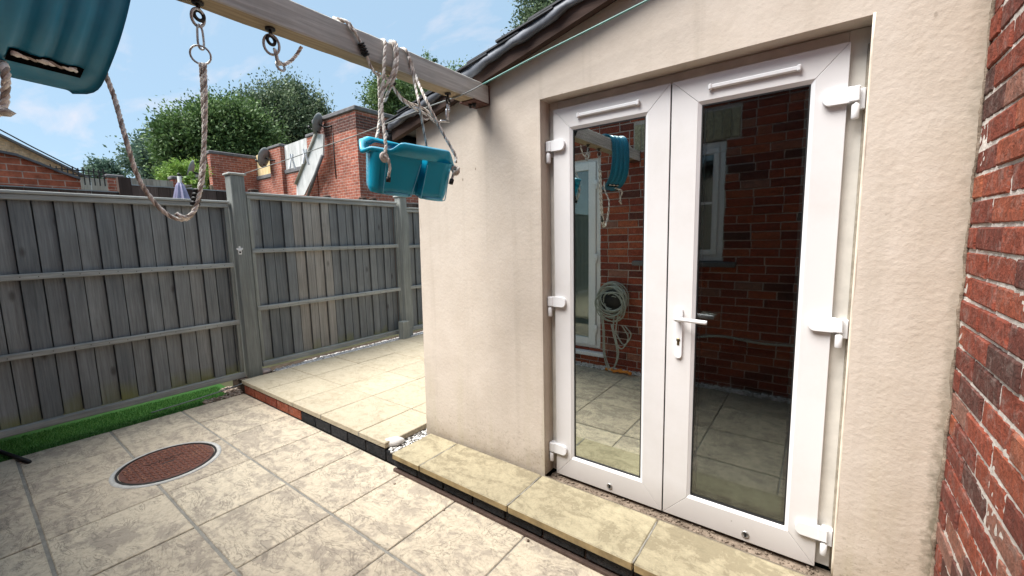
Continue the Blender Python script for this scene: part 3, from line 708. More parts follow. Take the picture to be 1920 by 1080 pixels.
def leaf(x0, x1, gx0, gx1, s, glass, handle):
    z0, z1 = -1.346, .650; gz0, gz1 = -1.232, .548; y = 1.945; yb = 1.985
    m = MB()
    w = .0009
    # mitred profile: four trapezoids with hairline mitres
    def bar(poly): m.prism([(a, y, b) for a, b in poly], (0, yb - y, 0))
    e = .0007
    bar([(x0, z0), (gx0, gz0 + e), (gx0, gz1 - e), (x0, z1)][::1])
    bar([(x1, z0), (x1, z1), (gx1, gz1 - e), (gx1, gz0 + e)])
    bar([(x0 + e, z1), (gx0 + e, gz1), (gx1 - e, gz1), (x1 - e, z1)])
    bar([(x0 + e, z0), (x1 - e, z0), (gx1 - e, gz0), (gx0 + e, gz0)])
    d = m.build('door', 'upvc', ob, bevel=.0016)
    # bead: sloping cream bead at head, bright at the foot and sides
    m = MB(); b = .013
    for (ax, az, bx, bz, cx, cz, dx_, dz_) in ((gx0, gz0, gx1, gz0, gx1 - b, gz0 + b, gx0 + b, gz0 + b), (gx1, gz0, gx1, gz1, gx1 - b, gz1 - b, gx1 - b, gz0 + b),
                                         (gx1, gz1, gx0, gz1, gx0 + b, gz1 - b, gx1 - b, gz1 - b), (gx0, gz1, gx0, gz0, gx0 + b, gz0 + b, gx0 + b, gz1 - b)):
        m.add([(ax, y + .001, az), (bx, y + .001, bz), (cx, y + .011, cz), (dx_, y + .011, dz_), (ax, y + .03, az), (bx, y + .03, bz), (cx, y + .03, cz), (dx_, y + .03, dz_)],
              [(0, 1, 2, 3), (0, 4, 5, 1), (3, 2, 6, 7), (1, 5, 6, 2), (0, 3, 7, 4), (4, 7, 6, 5)])
    m.build('glazing_bead', 'upvc_clean', d)
    m = MB(); bx0, bx1, bz0, bz1 = gx0 + b, gx1 - b, gz0 + b, gz1 - b; g_ = .005
    for lo, hi in (((bx0, y + .010, bz0), (bx0 + g_, y + .034, bz1)), ((bx1 - g_, y + .010, bz0), (bx1, y + .034, bz1)),
                   ((bx0 + g_, y + .010, bz0), (bx1 - g_, y + .034, bz0 + g_)), ((bx0 + g_, y + .010, bz1 - g_), (bx1 - g_, y + .034, bz1))): m.box(lo, hi)
    # warm-edge spacer between the two panes
    for lo, hi in (((bx0 + g_, y + .021, bz0 + g_), (bx0 + .016, y + .036, bz1 - g_)), ((bx1 - .016, y + .021, bz0 + g_), (bx1 - g_, y + .036, bz1 - g_)),
                   ((bx0 + .016, y + .021, bz0 + g_), (bx1 - .016, y + .036, bz0 + .016)), ((bx0 + .016, y + .021, bz1 - .016), (bx1 - .016, y + .036, bz1 - g_))): m.box(lo, hi)
    m.build('gasket', 'gasket', d)
    m = MB(); m.box((bx0 + .002, y + .015, bz0 + .002), (bx1 - .002, y + .019, bz1 - .002)); m.build('pane', glass, d)
    m = MB(); m.box((bx0 + .002, y + .037, bz0 + .002), (bx1 - .002, y + .041, bz1 - .002)); m.build('pane', 'glass_plain', d)
    # trickle vent
    vx0, vx1 = (-1.017, -.700) if s < 0 else (-.412, -.097)
    m = MB(); m.box((vx0, y - .015, .586), (vx1, y - .001, .604), ch=.004); m.box((vx0, y - .018, .583), (vx0 + .014, y - .001, .607), ch=.004); m.box((vx1 - .014, y - .018, .583), (vx1, y - .001, .607), ch=.004)
    m.build('trickle_vent', 'upvc_clean', d)
    # drain / bolt hole
    lx = -.836 if s < 0 else -.205
    m = MB(); m.lathe([(.015, 0), (.015, .004), (.011, .005), (.010, .002), (.001, .002)], (lx, y - .0005, -1.312), (0, -1, 0), 20, mi=0)
    m.box((lx - .004, y - .006, -1.322), (lx + .004, y - .003, -1.306), mi=1); m.build('bolt_lock', ['steel', 'gasket'], d)
    for z in (.468, -.350, -1.190): hinge(d, x0 if s < 0 else x1, z, s, s > 0)
    if handle:
        hx = -.505
        m = MB(); poly = []
        for i in range(9): a = math.pi * i / 8; poly.append((hx + .0155 * math.cos(a), -.345 + .0155 * math.sin(a)))
        for i in range(9): a = math.pi + math.pi * i / 8; poly.append((hx + .0155 * math.cos(a), -.548 + .0155 * math.sin(a)))
        m.prism([(a, y - .011, b) for a, b in poly], (0, .011, 0))
        m.lathe([(.013, 0), (.012, .030), (.011, .045)], (hx, y - .010, -.375), (0, -1, 0), 16)
        m.tube(smooth([(hx, y - .050, -.375), (hx + .02, y - .058, -.374), (hx + .06, y - .058, -.376), (hx + .126, y - .054, -.379)], .008), [.0105] * 3 + [.0085] * 40 if False else .0092, 12)
        m.lathe([(.0085, 0), (.0085, .002)], (hx, y - .0108, -.478), (0, -1, 0), 14, mi=1); m.box((hx - .0055, y - .0128, -.503), (hx + .0055, y - .0105, -.480), mi=1, ch=.001)
        m.box((hx - .0012, y - .0137, -.484), (hx + .0012, y - .0125, -.472), mi=2)
        m.build('handle', ['upvc_clean', 'brass', 'gasket'], d)
    return d
d1 = leaf(-1.158, -.566, -1.062, -.664, -1, 'glass_silvered', False)
d2 = leaf(-.560, .042, -.452, -.053, 1, 'glass_dark', True)
m = MB(); m.box((-.5675, 1.950, -1.34), (-.5585, 1.98, .645)); m.build('gasket', 'gasket', ob)

# ============================================================ BRICK HOUSE (right wall and the wall behind the camera)
bh = empty('brick_house', (.6, -.6, PZ), 'red brick house wall with pale mortar meeting the rendered wall', 'house')
def brickwall(length, z0, z1, place, holes=(), jit=.0022, seed=1):
    """bricks in stretcher bond laid along s = 0..length; place(s, out, z) -> world"""
    m = MB(); rr = random.Random(seed); z = z0; row = 0
    while z < z1:
        s = -.1125 * (row % 2) - rr.uniform(0, .02)
        while s < length:
            w = .215
            if rr.random() < .07: w = .1025
            a, b = max(s, 0), min(s + w, length); lo, hi = z, z + .065
            skip = b - a < .015
            for (ha, hb, hz0, hz1) in holes:
                if a < hb and b > ha and lo < hz1 - .03 and hi > hz0 + .03:
                    if a < ha - .02: b = min(b, ha)
                    elif b > hb + .02: a = max(a, hb)
                    else: skip = True
            if not skip and b - a > .015:
                out = .009 + rr.uniform(-.002, .0035); ch = .004; n0 = len(m.v)
                ring1 = [(a, lo), (b, lo), (b, hi), (a, hi)]; ring2 = [(a + ch, lo + ch), (b - ch, lo + ch), (b - ch, hi - ch), (a + ch, hi - ch)]
                J = lambda: rr.uniform(-jit, jit)
                vs = [place(p + J(), -.02, q + J()) for p, q in ring1] + [place(p + J(), out - ch * .8, q + J()) for p, q in ring1] + [place(p + J(), out + J() * .4, q + J()) for p, q in ring2]
                fs = [(i, (i + 1) % 4, (i + 1) % 4 + 4, i + 4) for i in range(4)] + [(i + 4, (i + 1) % 4 + 4, (i + 1) % 4 + 8, i + 8) for i in range(4)] + [(8, 9, 10, 11)]
                m.add(vs, fs, rr.random() ** .9)
            s += w + .010
        z += .075; row += 1
    return m
# right-hand wall: faces -x, from the render corner towards and past the camera
pr_ = lambda s, o, z: Vector((XB - o, YW + .02 - s, z))
w1 = brickwall(2.24, PZ - .02, 2.35, pr_, seed=3).build('wall', 'brick', bh)
m = MB(); nY, nZ = 150, 250; vs = []
for j in range(nZ + 1):
    for i in range(nY + 1):
        s = 2.24 * i / nY; z = PZ - .05 + (2.42) * 1.57 * j / nZ
        vs.append((XB - .0030 - rnd.uniform(0, .004) - .0028 * math.sin(s * 9 + z * 4) * math.sin(z * 7), YW + .02 - s, z))
m.add(vs, [(j * (nY + 1) + i, j * (nY + 1) + i + 1, (j + 1) * (nY + 1) + i + 1, (j + 1) * (nY + 1) + i) for j in range(nZ) for i in range(nY)], .5, 0, True)
m.build('mortar', 'mortar', w1)
# crumbling joint between render and brick
m = MB()
zz_ = [PZ + i * .012 for i in range(215)]
cp_ = [(XB - .010 + .002 * math.sin(z * 31) - rnd.uniform(0, .002), YW - .001, z) for z in zz_]
m.tube(cp_, [(.0025 + .003 * math.sin(z * 17) ** 2 + rnd.uniform(0, .004)) * (1.25 if z < -.7 else .8) for z in zz_], 7)
tag(m.build('crumbled_mortar', 'rubble', w1), kind='stuff')
# rear wall of the court: faces +y
DX0, DX1 = -3.15, -1.955; WX0, WX1 = -1.48, -.745
holes = [(XB - DX1, XB - DX0, -1.30, .86), (XB - WX1, XB - WX0, -.26, .83), (XB - WX1 - .12, XB - WX0 + .12, .84, 1.10)]
ph_ = lambda s, o, z: Vector((XB - s, YH + o, z))
w2 = brickwall(6.9, PZ - .02, 1.45, ph_, holes, seed=9).build('wall', 'brick_clean', bh)
m = MB()
def seg(x0, x1, z0, z1): m.box((x0, YH - .25, z0), (x1, YH, z1))
seg(-6.53, DX0, PZ - .05, 1.48); seg(DX1, WX0, PZ - .05, 1.48); seg(WX1, XB + .3, PZ - .05, 1.48); seg(DX0, DX1, .86, 1.48); seg(DX0, DX1, PZ - .05, -1.31); seg(WX0, WX1, PZ - .05, -.27); seg(WX0, WX1, .84, 1.48)
m.build('mortar', 'mortar_grey', w2)
m = MB(); n = 13
for i in range(n):
    a = WX0 - .11 + i * ((WX1 - WX0 + .22) / n); m.box((a + .004, YH - .02, .845), (a + (WX1 - WX0 + .22) / n - .004, YH + .012, 1.095), rnd.random(), ch=.004, jit=.002)
m.build('lintel', 'brick_cream', bh)
# window
m = MB(); f = .06
def frame(m, x0, x1, z0, z1, y, f, d=.05):
    m.box((x0, y - d, z0), (x0 + f, y, z1), ch=.004); m.box((x1 - f, y - d, z0), (x1, y, z1), ch=.004); m.box((x0 + f, y - d, z0), (x1 - f, y - .001, z0 + f), ch=.004); m.box((x0 + f, y - d, z1 - f), (x1 - f, y - .001, z1), ch=.004)
frame(m, WX0, WX1, -.26, .83, YH - .03, .055)
wf = m.build('window', 'upvc_clean', bh)
m = MB(); frame(m, WX0 + .055, WX1 - .055, -.205, .775, YH - .012, .05); m.box((WX0 + .1, YH - .045, .27), (WX1 - .1, YH - .016, .292)); m.build('sash', 'upvc_clean', wf)
m = MB(); m.box((WX0 + .1, YH - .05, -.16), (WX1 - .1, YH - .045, .73)); m.build('pane', 'glass_plain', wf)
m = MB(); m.box((WX0 - .1, YH - .06, -.315), (WX1 + .12, YH + .07, -.265), ch=.008); m.build('sill', 'coping', wf)
m = MB(); m.box((WX0, YH - .9, -.4), (WX1, YH - .26, .9)); m.build('room_backing', 'interior', wf)
# french door of the house
m = MB(); frame(m, DX0, DX1, -1.30, .86, YH - .02, .06); hd = m.build('french_door', 'upvc_clean', bh)
for (a, b) in ((DX0 + .062, (DX0 + DX1) / 2 - .002), ((DX0 + DX1) / 2 + .002, DX1 - .062)):
    m = MB(); frame(m, a, b, -1.24, .80, YH + .004, .085, .06); m.build('door_leaf', 'upvc_clean', hd)
    m = MB(); m.box((a + .085, YH - .03, -1.155), (b - .085, YH - .022, .715)); m.build('pane', 'glass_plain', hd)
for z in (.55, -.25, -1.05):
    m = MB(); m.box((DX1 - .085, YH + .004, z), (DX1 - .03, YH + .020, z + .05), ch=.004); m.lathe([(.011, 0), (.011, .09)], (DX1 - .045, YH + .015, z - .05), n=10); m.build('hinge', 'upvc_clean', hd)
m = MB(); m.box((DX0 - .05, YH - .05, -1.345), (DX1 + .07, YH + .08, -1.302), ch=.006); m.build('door_sill', 'upvc_clean', hd)
m = MB(); m.box((DX0, YH - 1.0, -1.4), (DX1, YH - .26, 1)); m.build('room_backing', 'reflected_sky_grey', hd)  # added light grey box, stands in for sky reflected in the panes

# hose reel on the house wall
rc = Vector((-1.765, YH + .09, -.69))
hr = empty('hose_reel', rc, 'tangled grey green garden hose wound on a reel on the house wall', 'hose reel')
m = MB(); m.lathe([(.12, -.05), (.12, -.04), (.05, -.035), (.05, .045), (.12, .05), (.12, .06)], rc, (0, 1, 0), 24); m.box((rc.x - .05, YH + .01, rc.z - .09), (rc.x + .05, YH + .05, rc.z + .06)); m.build('reel', 'black_rubber', hr)
m = MB()
for k in range(17):
    ra = rnd.uniform(.09, .165); cx, cz = rnd.uniform(-.03, .03), rnd.uniform(-.06, .04); t0 = rnd.uniform(0, 6.28); yy = rnd.uniform(.03, .13)
    m.tube([rc + Vector((cx + ra * math.cos(t0 + i * .26), yy - .05 + .02 * math.sin(i * .5 + k), cz + ra * (1.1 if k % 3 else .85) * math.sin(t0 + i * .26))) for i in range(25)], .0065, 7)
for k, (dx_, L) in enumerate(((-.10, .76), (-.085, .74), (.02, .5), (.05, .45))):
    m.tube(smooth([rc + Vector((dx_ * 1.6, .03, -.02)), rc + Vector((dx_, .05, -.3)), rc + Vector((dx_ + .02, .06, -L * .8)), rc + Vector((dx_ + .10, .07, -L)), rc + Vector((dx_ + .17, .06, -L * .75)), rc + Vector((dx_ + .10, .06, -.25))], .03), .0065, 7)
m.build('hose', 'hose_grey', hr)
m = MB()
for dx_, an in ((-.02, .3), (.07, -.4), (.14, .1), (.19, .8)):
    c = Vector((rc.x + dx_, YH + .14, PZ + .03)); d_ = Vector((math.cos(an), math.sin(an), .15)).normalized() * .05
    m.tube([c - d_, c, c + d_], [.018, .015, .02], 10)
m.build('hose_connector', 'hose_orange', hr)
m = MB(); m.tube(smooth([P(1305, 632, y=4.26), P(1355, 631, y=4.26), P(1420, 643, y=4.26), P(1490, 648, y=4.26), P(1560, 640, y=4.26)], .03), .011, 8)
m.v = [(a, 3.93 - b, c) for a, b, c in m.v]
tag(m.build('garden_hose', 'hose_grey'), 'pale grey hose sagging along the house brickwork, seen in the right pane', 'hose')

# ============================================================ FENCE
def boards(m, y0, y1, z0, z1, tones=None, w=.108, x=XF):
    y = y0; k = 0
    m.box((x - .045, y0, z0), (x - .034, y1, z1), 0)
    while y < y1 - .01:
        ww = w + rnd.uniform(-.012, .010); b = min(y + ww, y1); t = tones(k) if tones else rnd.uniform(0, .75); tl = rnd.uniform(-.003, .003)
        # feather-edge board: thick edge overlapping the next
        zj = rnd.uniform(-.004, .004)
        m.add([(x, y, z0), (x, b - .007, z0), (x - .010, b - .007, z0), (x - .020, y, z0), (x, y + tl, z1 + zj), (x - .002, b - .007 + tl, z1 + zj), (x - .012, b - .007 + tl, z1 + zj), (x - .022, y + tl, z1 + zj)],
              [(0, 3, 2, 1), (4, 5, 6, 7), (0, 1, 5, 4), (2, 3, 7, 6), (1, 2, 6, 5), (3, 0, 4, 7)], t)
        # shadow gap: next board sits slightly behind
        x_save = x; m_last = len(m.v)
        for q in range(m_last - 8, m_last):
            vx, vy, vz = m.v[q]; m.v[q] = (vx + (.0 if k % 2 else -.010) + .012 * (1 - (vy - y) / (b - y + .02)), vy, vz)
        y = b; k += 1
def panel(y0, y1, zb, zt, rails, label, tones=None, cap=None):
    p = empty('board_fence', (XF, (y0 + y1) / 2, zb), label, 'fence panel', 'grey closeboard fence panels along the garden boundary')
    m = MB(); boards(m, y0 + .035, y1 - .03, zb + .03, zt - .01, tones); m.build('boards', 'board', p)
    m = MB()
    for z in list(rails):
        y = y0 + .09
        while y < y1 - .05: m.lathe([(.0035, 0), (.003, .002)], (XF + .0445, y + rnd.uniform(-.01, .01), z + rnd.uniform(-.006, .006)), (1, 0, 0), 6); y += .108
    tag(m.build('nails', 'dark_steel', p), kind='stuff')
    for z in rails:
        m = MB(); m.box((XF + .004, y0 + .002, z - .022), (XF + .044, y1 - .002, z + .022), rnd.random(), ch=.005, jit=.0015); m.build('rail', 'rail', p)
    m = MB(); m.box((XF + .003, y0, zt - .045), (XF + .040, y1, zt - .006), .3, ch=.004, jit=.001); m.box((XF - .035, y0 - .01, zt - .004), (XF + .052, y1 + .01, zt + .020), .8, ch=.005, jit=.0015); m.build('cap_rail', 'rail', p)
    m = MB(); m.box((XF + .004, y0, zb - .022), (XF + .050, y1, zb + .030), .5, ch=.005, jit=.0015); m.build('bottom_rail', 'rail', p)
    for yy in (y0, y1 - .034):
        m = MB(); m.box((XF + .001, yy, zb + .031), (XF + .036, yy + .034, zt - .046), rnd.random(), ch=.004); m.build('side_batten', 'post', p)
    return p
panel(-.24, 1.665, -1.32, .395, (-.205, -.775), 'grey fence panel left of the tall post, above the green turf', lambda k: rnd.uniform(.05, .84))
panel(-2.16, -.28, -1.32, .395, (-.205, -.775), 'grey fence panel at the far left beside the house end', lambda k: rnd.uniform(.05, .75))
panel(1.835, 3.665, -1.26, .49, (-.075, -.668), 'grey fence panel right of the tall post with four pale brown boards', lambda k: (.88 + rnd.uniform(0, .1)) if k in (4, 5, 6, 7) else rnd.uniform(.05, .6))
panel(3.83, 5.66, -1.26, .43, (-.09, -.668), 'narrow strip of grey fence panel beside the rendered wall', lambda k: rnd.uniform(.1, .7))
def post(y, z0, zt, w, label, cap=True):
    p = empty('fence_post', (XF, y, z0), label, 'fence post', 'grey timber fence posts')
    m = MB(); m.box((XF - w * .3, y - w / 2, z0), (XF + w * .7, y + w / 2, zt), rnd.random(), ch=.006, jit=.002); m.build('shaft', 'post', p)
    if cap:
        m = MB(); m.box((XF - w * .3 - .015, y - w / 2 - .015, zt + .001), (XF + w * .7 + .015, y + w / 2 + .015, zt + .022), .9, ch=.006)
        m.build('cap', 'rail', p)
    return p
post(1.748, -1.50, .66, .125, 'tall grey fence post with the bottle opener')
post(3.75, -1.45, .575, .115, 'green tinged fence post nearest the rendered wall')
post(-.26, -1.50, .45, .035, 'fence post at the left edge of the photo')
m = MB(); m.box((XF + .085, 3.55, UZ - .1), (XF + .19, 3.66, -1.10), .8, ch=.005, jit=.002)
tag(m.build('timber_stub', 'post', origin=(XF + .13, 3.6, UZ)), 'short cut off timber block at the foot of the green tinged post', 'timber stub')
# bottle opener
bo = P(450, 470, x=XF + .092)
bt = MB()
prf = [(-.030, .022), (-.022, .028), (-.010, .024), (-.006, .045), (.006, .045), (.010, .024), (.022, .028), (.030, .022), (.026, .010), (.014, .004), (.017, -.020), (.012, -.038), (-.012, -.038), (-.017, -.020), (-.014, .004), (-.026, .010)]
bt.prism([(bo.x, bo.y + a, bo.z + b) for a, b in prf], (-.006, 0, 0)); bt.tube(smooth([(bo.x + .002, bo.y - .014, bo.z), (bo.x + .022, bo.y, bo.z + .006), (bo.x + .002, bo.y + .014, bo.z)], .004), .004, 8)
bt.box((bo.x, bo.y - .008, bo.z - .024), (bo.x + .002, bo.y + .008, bo.z - .008), mi=1)
tag(bt.build('bottle_opener', ['opener', 'dark_steel'], origin=bo, bevel=.0015), 'small silver bottle opener screwed to the tall fence post', 'bottle opener')
# cable along the bottom rail, black bar at the patio corner
m = MB(); m.tube(smooth([(XF + .07, .9, PZ + .03), (XF + .08, 1.3, PZ + .05), (XF + .075, 1.6, PZ + .075), (XF + .10, 1.68, PZ + .10), (XF + .16, 1.66, UZ - .03)], .03), .006, 7)
tag(m.build('cable', 'dish_grey'), 'thin grey cable lying along the foot of the fence near the tall post', 'cable')
a = P(55, 866, z=PZ + .012); b = P(-60, 825, z=PZ + .03)
m = MB(); m.tube([a, a.lerp(b, .5), b], .013, 8); tag(m.build('black_pipe', 'black_rubber'), 'black pipe end lying over the turf at the left edge', 'pipe')

# ============================================================ SWING BEAM
BX0, BX1, BZ0, BZ1 = -1.612, -1.525, .735, .835
sb = empty('swing_beam', ((BX0 + BX1) / 2, 1.86, BZ0), 'weathered square timber beam spanning from house to rendered wall', 'beam')
m = MB(); n = 50; vs = []
for i in range(n + 1):
    y = YH + .012 + (1.874 - YH - .012) * i / n
    j = lambda: rnd.uniform(-.0012, .0012)
    c_ = .004
    ring = [(BX0 + c_, BZ0), (BX1 - c_, BZ0), (BX1, BZ0 + c_), (BX1, BZ1 - c_), (BX1 - c_, BZ1), (BX0 + c_, BZ1), (BX0, BZ1 - c_), (BX0, BZ0 + c_)]
    vs += [(p + j(), y, q + j()) for p, q in ring]
fs = [(i * 8 + k, i * 8 + (k + 1) % 8, (i + 1) * 8 + (k + 1) % 8, (i + 1) * 8 + k) for i in range(n) for k in range(8)] + [tuple(range(7, -1, -1)), tuple(n * 8 + k for k in range(8))]
m.add(vs, fs, .4)
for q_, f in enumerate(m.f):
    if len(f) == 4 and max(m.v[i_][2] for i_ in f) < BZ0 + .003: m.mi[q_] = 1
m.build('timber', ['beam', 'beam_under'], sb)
def plate(y, s):
    m = MB(); m.box((BX0 - .012, min(y, y + s * .135), BZ0 - .006), (BX1 + .004, max(y, y + s * .135), BZ0 - .0008)); m.box((BX0 - .012, min(y, y + s * .006), BZ0 - .05 if False else BZ0 - .006), (BX1 + .004, max(y, y + s * .006), BZ1 - .003)); return m.build('mounting_plate', 'rusty', sb)
plate(1.876, -1); plate(YH + .011, 1)
for (x, y) in ((-1.59, 1.79), (-1.56, 1.79)):
    m = MB(); m.lathe([(.007, -.02), (.007, 0)], (x, y, BZ0 - .006), n=8); m.lathe([(.012, -.009), (.012, 0)], (x, y, BZ0 - .0065), n=6, smooth=False); m.build('bolt', 'dark_steel', sb)
def hook(y, x=-1.568):
    m = MB(); m.lathe([(.016, -.006), (.016, 0)], (x, y, BZ0 - .001), n=16); m.tube([(x, y, BZ0 - .002), (x, y, BZ0 - .028)], .006, 8); m.ring((x, y, BZ0 - .040), (1, .2, 0), .014, .0055); return m.build('hook', 'dark_steel', sb)
YK = [.536, .745, 1.597]
for y in YK: hook(y)
hook(-.05)
# rope collar caught on the beam
def carab(m, top, h, w, ax=(1, .3, 0), r=.0045, tilt=0.0):
    """snap hook hanging from top"""
    ax = Vector(ax).normalized(); u = Vector((0, 0, -1)); v = ax.cross(u).normalized(); top = Vector(top)
    sh = [(0, 0), (.35, .08), (.5, .3), (.5, .75), (.35, .95), (0, 1), (-.35, .95), (-.5, .75), (-.42, .35), (-.3, .1)]
    pts = smooth([top + v * (a * w + tilt * b * h) + u * (b * h) for a, b in sh] + [top], .01); m.tube(pts, r, 8)

# ---- belt swing with its rope (looped over the beam near the camera)
bs = empty('belt_swing', (-1.5, .25, .86), 'dark teal ribbed plastic belt swing seat looped over the beam, top left', 'swing')
NU, NV = 26, 34; vs = []; m = MB()
cen = [(-1.665, .18, .432), (-1.60, .195, .452), (-1.545, .215, .51), (-1.51, .24, .60), (-1.495, .262, .70), (-1.495, .275, .80), (-1.52, .275, .862), (-1.58, .265, .878), (-1.635, .26, .84), (-1.655, .255, .76)]
cen = smooth(cen, .014); nC = len(cen)
for i, c in enumerate(cen):
    t_ = (cen[min(i + 1, nC - 1)] - cen[max(i - 1, 0)]).normalized()
    f = i / (nC - 1)
    wd = Vector((-.42 + .25 * f, .9, -.05)); wd = (wd - t_ * wd.dot(t_)).normalized(); nn = t_.cross(wd).normalized()
    e = min(1, math.sqrt(max(0, 1 - (1 - min(f / .10, 1)) ** 2)) * .35 + .65) * min(1, .65 + .35 * math.sqrt(max(0, 1 - (1 - min((1 - f) / .10, 1)) ** 2)))
    hw = .112 * e
    for j in range(NU + 1):
        s_ = -1 + 2 * j / NU; rib = .0060 * max(-.35, math.cos(s_ * math.pi * 4.0)) * (1 if .10 < f < .92 and abs(s_) < .88 else 0); lip = .008 * max(0, abs(s_) - .9) * 10 * -1
        vs.append(c + wd * (s_ * hw) + nn * (rib + lip))
N1 = len(vs)
for i, c in enumerate(cen):
    for j in range(NU + 1): vs.append(vs[i * (NU + 1) + j] + (cen[min(i + 1, nC - 1)] - cen[max(i - 1, 0)]).normalized().cross(Vector((-.3, .9, 0))).normalized() * -.006)
fs = []
Wd = NU + 1
slot = lambda i, j: False
for i in range(nC - 1):
    for j in range(NU):
        a = i * Wd + j
        if slot(i, j): continue
        fs.append((a, a + 1, a + Wd + 1, a + Wd)); fs.append((N1 + a, N1 + a + Wd, N1 + a + Wd + 1, N1 + a + 1))
for i in range(nC - 1):
    for j in (0, NU): a = i * Wd + j; fs.append((a, a + Wd, N1 + a + Wd, N1 + a))
for j in range(NU):
    for i in (0, nC - 1): a = i * Wd + j; fs.append((a, a + 1, N1 + a + 1, N1 + a))
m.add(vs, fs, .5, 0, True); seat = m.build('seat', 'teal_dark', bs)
m = MB()
for ra, rb in ((4, 6),):
    pl = []
    for i in (ra, rb):
        for j in range(5, NU - 4):
            q_ = Vector(vs[i * Wd + j]); n_ = (Vector(vs[i * Wd + j]) - Vector(vs[N1 + i * Wd + j])).normalized(); base_ = q_ if n_.dot(-q_) > 0 else Vector(vs[N1 + i * Wd + j])
            pl.append(base_ + (-q_).normalized() * .004)
    kk = len(pl) // 2; m.add(pl + [p_ + (-p_).normalized() * -.004 for p_ in pl], [(j, j + 1, kk + j + 1, kk + j) for j in range(kk - 1)] + [(2 * kk + j, 3 * kk + j, 3 * kk + j + 1, 2 * kk + j + 1) for j in range(kk - 1)], .5)
m.build('slot_shade_strip', 'slot_shade_black', seat)  # black strip laid on the seat, painting in the slot's dark recess
c0 = cen[2]; wdv = Vector((-.42, .9, -.05)).normalized()
m = MB(); rc_ = [(Vector(vs[4 * Wd + j]) + Vector(vs[6 * Wd + j])) / 2 for j in (6, 13, 20)]; m.rope([p_ + (-p_).normalized() * .012 for p_ in rc_], .0065)
m.rope([c0 + wdv * -.066 + Vector((-.02, 0, .01)), P(10, 130, x=-1.53), P(10, 170, x=-1.54), P(4, 205, x=-1.55), P(-30, 225, x=-1.55)], .008)
m.blob(P(6, 210, x=-1.55), .018)
XR_ = -1.568
ropeA = [P(195, 132, x=-1.62), P(215, 185, x=-1.61), P(233, 250, x=XR_), P(258, 330, x=XR_), P(290, 380, x=XR_), P(322, 407, x=XR_), P(348, 411, x=XR_), P(362, 398, x=XR_), P(372, 370, x=XR_), P(378, 320, x=XR_), P(383, 260, x=XR_), P(381, 190, x=XR_), P(377, 118, x=XR_)]
m.rope(ropeA, .0063, .046)
ropeB = [P(376, 118, x=XR_ + .008), P(378, 190, x=XR_ + .012), P(376, 260, x=XR_ + .010), P(374, 320, x=XR_ + .01), P(364, 372, x=XR_ + .01), P(355, 398, x=XR_ + .01), P(338, 408, x=XR_ + .012), P(322, 400, x=XR_ + .01)]
m.rope([p_ + Vector((.004, .009, 0)) for p_ in ropeB], .0063, .046)
m.build('rope', 'rope', bs)
m = MB(); q0 = P(372, 355, x=XR_ + .004); q1 = P(365, 386, x=XR_ + .004)
for i in range(4): c = q0.lerp(q1, i / 4); d_ = q0.lerp(q1, (i + .9) / 4); m.tube([c, c.lerp(d_, .5), d_], [.0115, .014, .0115], 12)
m.build('rubber_sleeve', 'black_rubber', bs)
m = MB(); m.ring(P(376, 103, x=XR_), (1, -.35, -.2), .026, .0030); carab(m, P(373, 46, x=XR_), .072, .018, r=.0032); m.ring(P(371, 33, x=XR_), (1, .3, -.2), .019, .0045, sx=1.25)
m.build('ring_link', 'galv', bs)

# ---- ring set at second hook
m = empty('swing_ring', P(508, 62, x=XR_), 'empty steel ring and snap link hanging under the beam beside a rope loop', 'swing hardware')
rg = m
m = MB(); m.ring(P(509, 84, x=XR_), (1, -.3, -.1), .024, .0045, sx=1.3); m.ring(P(518, 107, x=XR_), (.6, 1, .2), .013, .0045, sx=1.9, sdir=(0, .5, -1)); m.ring(P(526, 124, x=XR_), (1, .1, .3), .014, .0045, sx=1.2)
m.build('link', 'galv', rg)
m = MB(); m.rope([P(515, 92, x=XR_ + .012), P(522, 116, x=XR_ + .01), P(532, 121, x=XR_), P(548, 112, x=XR_ - .01), P(560, 97, x=XR_ - .01), P(565, 88, x=XR_ - .01)], .006); m.build('rope', 'rope', rg)

# ---- snap hook at third hook
m = MB(); tp = Vector((XR_, YK[2], .690)); carab(m, tp, .045, .016, (1, .2, 0)); carab(m, P(838, 204, x=XR_), .052, .030, (1, .6, 0), .005, .1); m.tube([P(826, 227, x=XR_), P(842, 228, x=XR_)], .0055, 8)
tag(m.build('snap_hook', 'steel', origin=(XR_, 1.6, .7)), 'silver snap hook hanging under the beam end by the rendered wall', 'snap hook')

# ---- bucket swing
DB = 1.86                                     # distance of its middle
bc = P(768, 285, d=DB)
bk = empty('toddler_swing', bc, 'bright teal toddler bucket swing hanging by ropes from the beam', 'swing')
Ux = (P(857, 303, d=DB + .09) - P(676, 272, d=DB - .09)); UL = Ux.length; Ux = Ux.normalized()
fw = Vector(ROT[2]); upv = Vector((0, 0, 1)); Wz = (upv - Ux * upv.dot(Ux)).normalized(); Vy = Wz.cross(Ux).normalized()
# pitch the bucket a little towards the viewer so the open top shows at the left
tl = Matrix.Rotation(R(14), 3, Ux); Wz = tl @ Wz; Vy = tl @ Vy
if Vy.dot(fw) < 0: Vy = -Vy
def L(u, v, w): return bc + Ux * u + Vy * v + Wz * w      # u right, v away, w up
hw_, hd_ = UL / 2, .125
